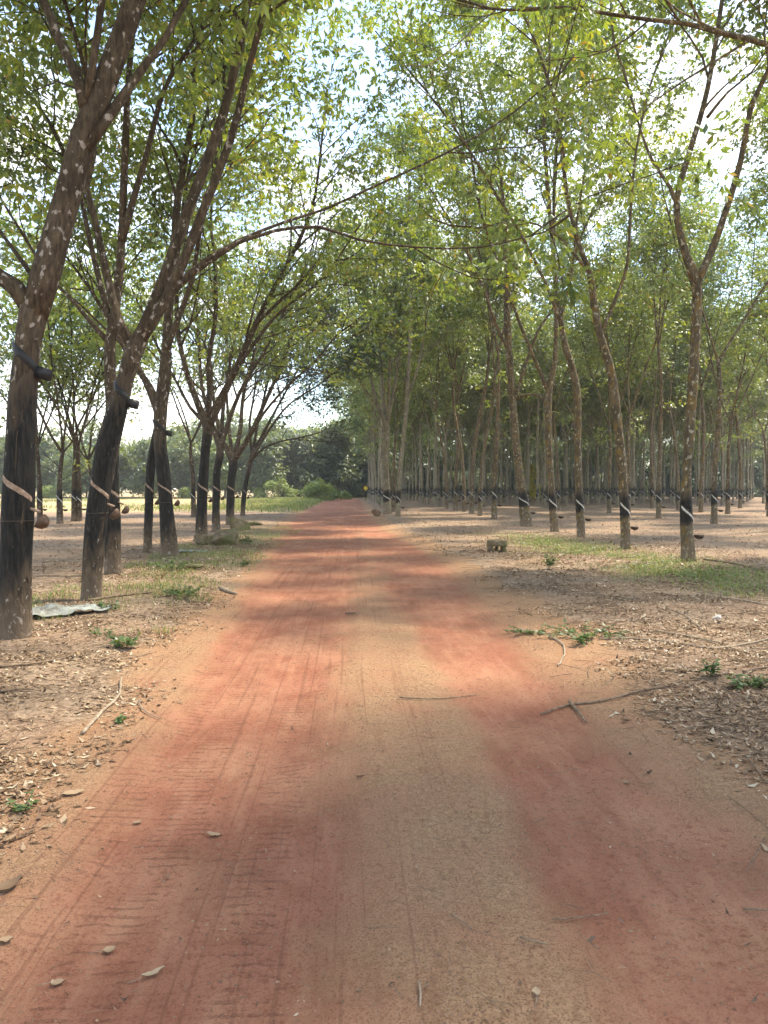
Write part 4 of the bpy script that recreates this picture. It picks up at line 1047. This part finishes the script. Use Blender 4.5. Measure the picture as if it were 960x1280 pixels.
for a, b_ in zip(x, y):
    L = rng.uniform(.08, .42) * (1 if abs(a) > 1.8 else .35); an = rng.random() * 6.28; m_ = rng.normal(0, .12)
    q = np.array([[a, b_], [a + L * .5 * math.cos(an), b_ + L * .5 * math.sin(an)], [a + L * math.cos(an + m_), b_ + L * math.sin(an + m_)]])
    z = gh(q[:, 0], q[:, 1]) + .008 + rng.random(3) * .012; r = rng.uniform(.0012, .0045) if abs(a) > 1.8 else rng.uniform(.0008, .002)
    g.tube(np.column_stack([q, z]), [r, r * .9, r * .5], 3, False)
obj('ground_twigs', g.build('ground_twigs', STICK), kind='stuff', label='small dry twigs scattered over the soil and litter')
# crumbs of soil on the road
def crumbs(n, xr, yr, dens, s0, s1):
    x, y = scatter(n, xr, yr, dens); n = len(x); s = s0 * (s1 / s0) ** (rng.random(n) ** 1.6)
    B = np.array([[1, 0, -.3], [-.5, .87, -.3], [-.5, -.87, -.3], [0, 0, .55]]); J = rng.normal(0, .22, (n, 4, 3)); a = rng.random(n) * 6.28
    ca, sa = np.cos(a), np.sin(a); P = B[None] + J; Q = np.stack([P[..., 0] * ca[:, None] - P[..., 1] * sa[:, None], P[..., 0] * sa[:, None] + P[..., 1] * ca[:, None], P[..., 2]], -1)
    V = Q * s[:, None, None] + np.stack([x, y, gh(x, y) + s * .15], -1)[:, None]
    i = (np.arange(n) * 4)[:, None]; T = (i[:, :, None] + np.array([[0, 1, 3], [1, 2, 3], [2, 0, 3]])[None]).reshape(-1, 3); return V.reshape(-1, 3), T
V, T = crumbs(110000, (-2.2, 3.2), (1.9, 14), lambda x, y: (.25 + .75 * (1 - red_mask(x, y))) * sstep(.3, .6, fbm(x * 3, y * 3, 71)), .002, .010)
CRUMB = mat_simple('soil_crumb', (.16, .09, .055), (.36, .22, .14), 3, .95)
obj('soil_crumbs', mesh('soil_crumbs', V, [T], CRUMB, False), kind='stuff', label='small crumbs of earth scattered over the road')
# grass and weeds
def blades(x, y, h0, h1, wd, lean=.5):
    n = len(x); h = rng.uniform(h0, h1, n); a = rng.random(n) * 6.28; l = rng.normal(0, lean, n) * h
    c = np.stack([x, y, gh(x, y) - .005], -1); s = np.stack([np.cos(a), np.sin(a), 0 * a], -1) * wd / 2; o_ = np.stack([-np.sin(a), np.cos(a), 0 * a], -1)
    mid = c + o_ * (l * .35)[:, None] + UP * (h * .6)[:, None]; tip = c + o_ * l[:, None] + UP * (h * .92)[:, None]
    V = np.stack([c - s, c + s, mid + s * .8, mid - s * .8, tip], 1).reshape(-1, 3); i = np.arange(n) * 5
    T = np.concatenate([np.stack([i, i + 1, i + 2], -1), np.stack([i, i + 2, i + 3], -1), np.stack([i + 3, i + 2, i + 4], -1)]); return V, T
def dgrass(x, y): return masks(x, y)[2]
xa, ya = scatter(120000, (-5, 9), (8.5, 30), lambda x, y: dgrass(x, y) * (.2 + .8 * sstep(.38, .56, fbm(x * 2.6, y * 2.6, 99)))); Va, Ta = blades(xa, ya, .04, .13, .008)
xb = rng.uniform(-17, -3, 60000); yb = rng.uniform(46, 112, 60000); kk = rng.random(60000) < dgrass(xb, yb) * .8; Vb, Tb = blades(xb[kk], yb[kk], .12, .38, .04)
xe, ye_ = scatter(18000, (-4.5, -1.9), (8, 30), lambda x, y: sstep(.47, .6, fbm(x * 1.2, y * .9, 88))); Ve, Te = blades(xe, ye_, .03, .10, .008)
xf = rng.uniform(-60, -6, 30000); yf = rng.uniform(50, 112, 30000); kk = rng.random(30000) < sstep(.45, .6, fbm(xf * .15, yf * .12, 92)) * .8; Vf, Tf = blades(xf[kk], yf[kk], .1, .3, .05)
off = 0; VV, TT = [], []
for v_, t_ in ((Va, Ta), (Vb, Tb), (Ve, Te), (Vf, Tf)): VV.append(v_); TT.append(t_ + off); off += len(v_)
V = np.vstack(VV); obj('grass', mesh('grass', V, [np.vstack(TT)], GRASS, False, {'tint': np.repeat(rng.random(len(V) // 5), 5)}), kind='stuff', label='thin pale green grass on the verges and field')
def broad(x, y, h0, h1, size):
    """low weeds: tiny oval leaves held just above the ground"""
    n = len(x); z = rng.uniform(h0, h1, n); a = rng.random(n) * 6.28; e = rng.normal(.1, .35, n)
    d = np.stack([np.cos(a) * np.cos(e), np.sin(a) * np.cos(e), np.sin(e)], -1); s = np.stack([-np.sin(a), np.cos(a), rng.normal(0, .3, n)], -1)
    L = (size * rng.uniform(.6, 1.3, n))[:, None]; c = np.stack([x, y, gh(x, y) + z], -1)
    V = np.stack([c, c + d * L * .5 + s * L * .25, c + d * L, c + d * L * .5 - s * L * .25], 1).reshape(-1, 3); i = np.arange(n) * 4
    return V, np.concatenate([np.stack([i, i + 1, i + 2], -1), np.stack([i, i + 2, i + 3], -1)])
xg, yg = scatter(42000, (2.5, 9), (9.5, 26), lambda x, y: dgrass(x, y) * .9); V, T = broad(xg, yg, .02, .12, .05)
obj('ground_weeds', mesh('ground_weeds', V, [T], GRASS, False, {'tint': np.repeat(rng.random(len(V) // 4) * .6, 4)}), kind='stuff', label='low green weeds in a strip before the right row')
WEED = mat_leaf('weed_leaf', [(0, (.05, .10, .03)), (1, (.14, .20, .06))], .35, .05)
def weed(px, py, w_, h_, n, size, label, seed, name='weed_plant'):
    b = gp(px, py); r = np.random.default_rng(seed); root = thing(name, label, 'plant', tuple(b), group='separate green weeds')
    g = Geo(); C = []
    for k in range(max(4, n // 14)):
        a = r.random() * 6.28; e = np.array([math.cos(a) * w_ / 2 * r.uniform(.3, 1), math.sin(a) * w_ / 2 * r.uniform(.3, 1), h_ * r.uniform(.5, 1)])
        z0 = ghf(b[0] + e[0] * .2, b[1] + e[1] * .2) - b[2]
        P = np.array([[e[0] * .2, e[1] * .2, z0 - .01], e * [.6, .6, .6], e]); g.tube(P, .0022, 4, False)
        for q in range(14): t = r.uniform(.35, 1); C.append(P[0] * (1 - t) + e * t + r.normal(0, size * .3, 3) * [1, 1, .3])
    obj('stems', g.build('stems', WEED), root); C = np.array(C); C[:, 2] = np.maximum(C[:, 2], .02); m_ = len(C)
    a = r.random(m_) * 6.28; e = r.normal(.05, .3, m_); d = np.stack([np.cos(a) * np.cos(e), np.sin(a) * np.cos(e), np.sin(e)], -1); s = np.stack([-np.sin(a), np.cos(a), r.normal(0, .25, m_)], -1)
    L = (size * r.uniform(.6, 1.3, m_))[:, None]
    V = np.stack([C, C + d * L * .35 + s * L * .26, C + d * L * .75 + s * L * .2, C + d * L, C + d * L * .75 - s * L * .2, C + d * L * .35 - s * L * .26], 1).reshape(-1, 3); i = np.arange(m_)[:, None] * 6
    T = (i[:, :, None] + np.array([[0, 1, 2], [0, 2, 3], [0, 3, 4], [0, 4, 5]])[None]).reshape(-1, 3)
    obj('leaves', mesh('leaves', V, [T], WEED, False, {'tint': np.repeat(r.random(m_), 6)}), root, kind='stuff')
for a in [(157, 810, .30, .13, 90, .06, 'low bright leafy weed on the left verge beside the massive trunk', 1),
          (145, 906, .16, .05, 60, .035, 'tiny green weed touching the bent stick at left', 2),
          (230, 746, 1.0, .16, 340, .05, 'wide clump of green weeds left of the road below the pale stick', 3),
          (212, 712, 1.1, .2, 360, .05, 'grassy green clump before the thick banded trunk', 4),
          (685, 712, .45, .34, 120, .08, 'small upright sapling with bright leaves right of the stump', 5),
          (725, 795, 1.1, .09, 260, .05, 'broad patch of dark green weeds beside the hooked twig', 6),
          (665, 790, .7, .06, 150, .04, 'flat dark weed patch left of the broad one', 7),
          (735, 806, .35, .12, 90, .05, 'bright small weed nearest the red track at right', 8),
          (886, 845, .14, .14, 60, .06, 'short olive tuft rising from the dry leaves at right', 9),
          (935, 858, .45, .09, 150, .05, 'grey-green weed near the right edge among the litter', 10),
          (305, 680, .7, .25, 140, .08, 'leafy weeds growing right against the angular boulder', 11),
          (300, 708, .5, .14, 120, .06, 'small weed clump on the left verge below the boulders', 12),
          (130, 792, .4, .06, 90, .04, 'faint low weeds beside the white sack', 13),
          (475, 632, .6, .55, 120, .12, 'yellowish weed sprouting on the reddish brown rock', 14),
          (30, 1012, .2, .06, 50, .03, 'tiny pale weed at the left edge above the curled leaf', 15),
          (140, 763, .5, .12, 120, .05, 'thin weeds at the foot of the leaning tree', 16)]:
    weed(*a)
me = Geo(); box(me, ((xs[0] + xs[-1]) / 2, (ys[0] + ys[-1]) / 2, 13), (xs[-1] - xs[0] + 20, ys[-1] - ys[0] + 20, 30)); hm, ht, ho = new_mat('haze_air')
pv = N(ht, 'ShaderNodeVolumePrincipled'); pv.inputs['Color'].default_value = (.97, .98, .96, 1); pv.inputs['Density'].default_value = .0006; pv.inputs['Anisotropy'].default_value = .2
ht.links.new(pv.outputs[0], ho.inputs['Volume']); obj('haze', me.build('haze', hm, False), kind='stuff', label='thin pale haze in the air')
print('objects', len(bpy.data.objects), 'tris', sum(len(m.polygons) for m in bpy.data.meshes))
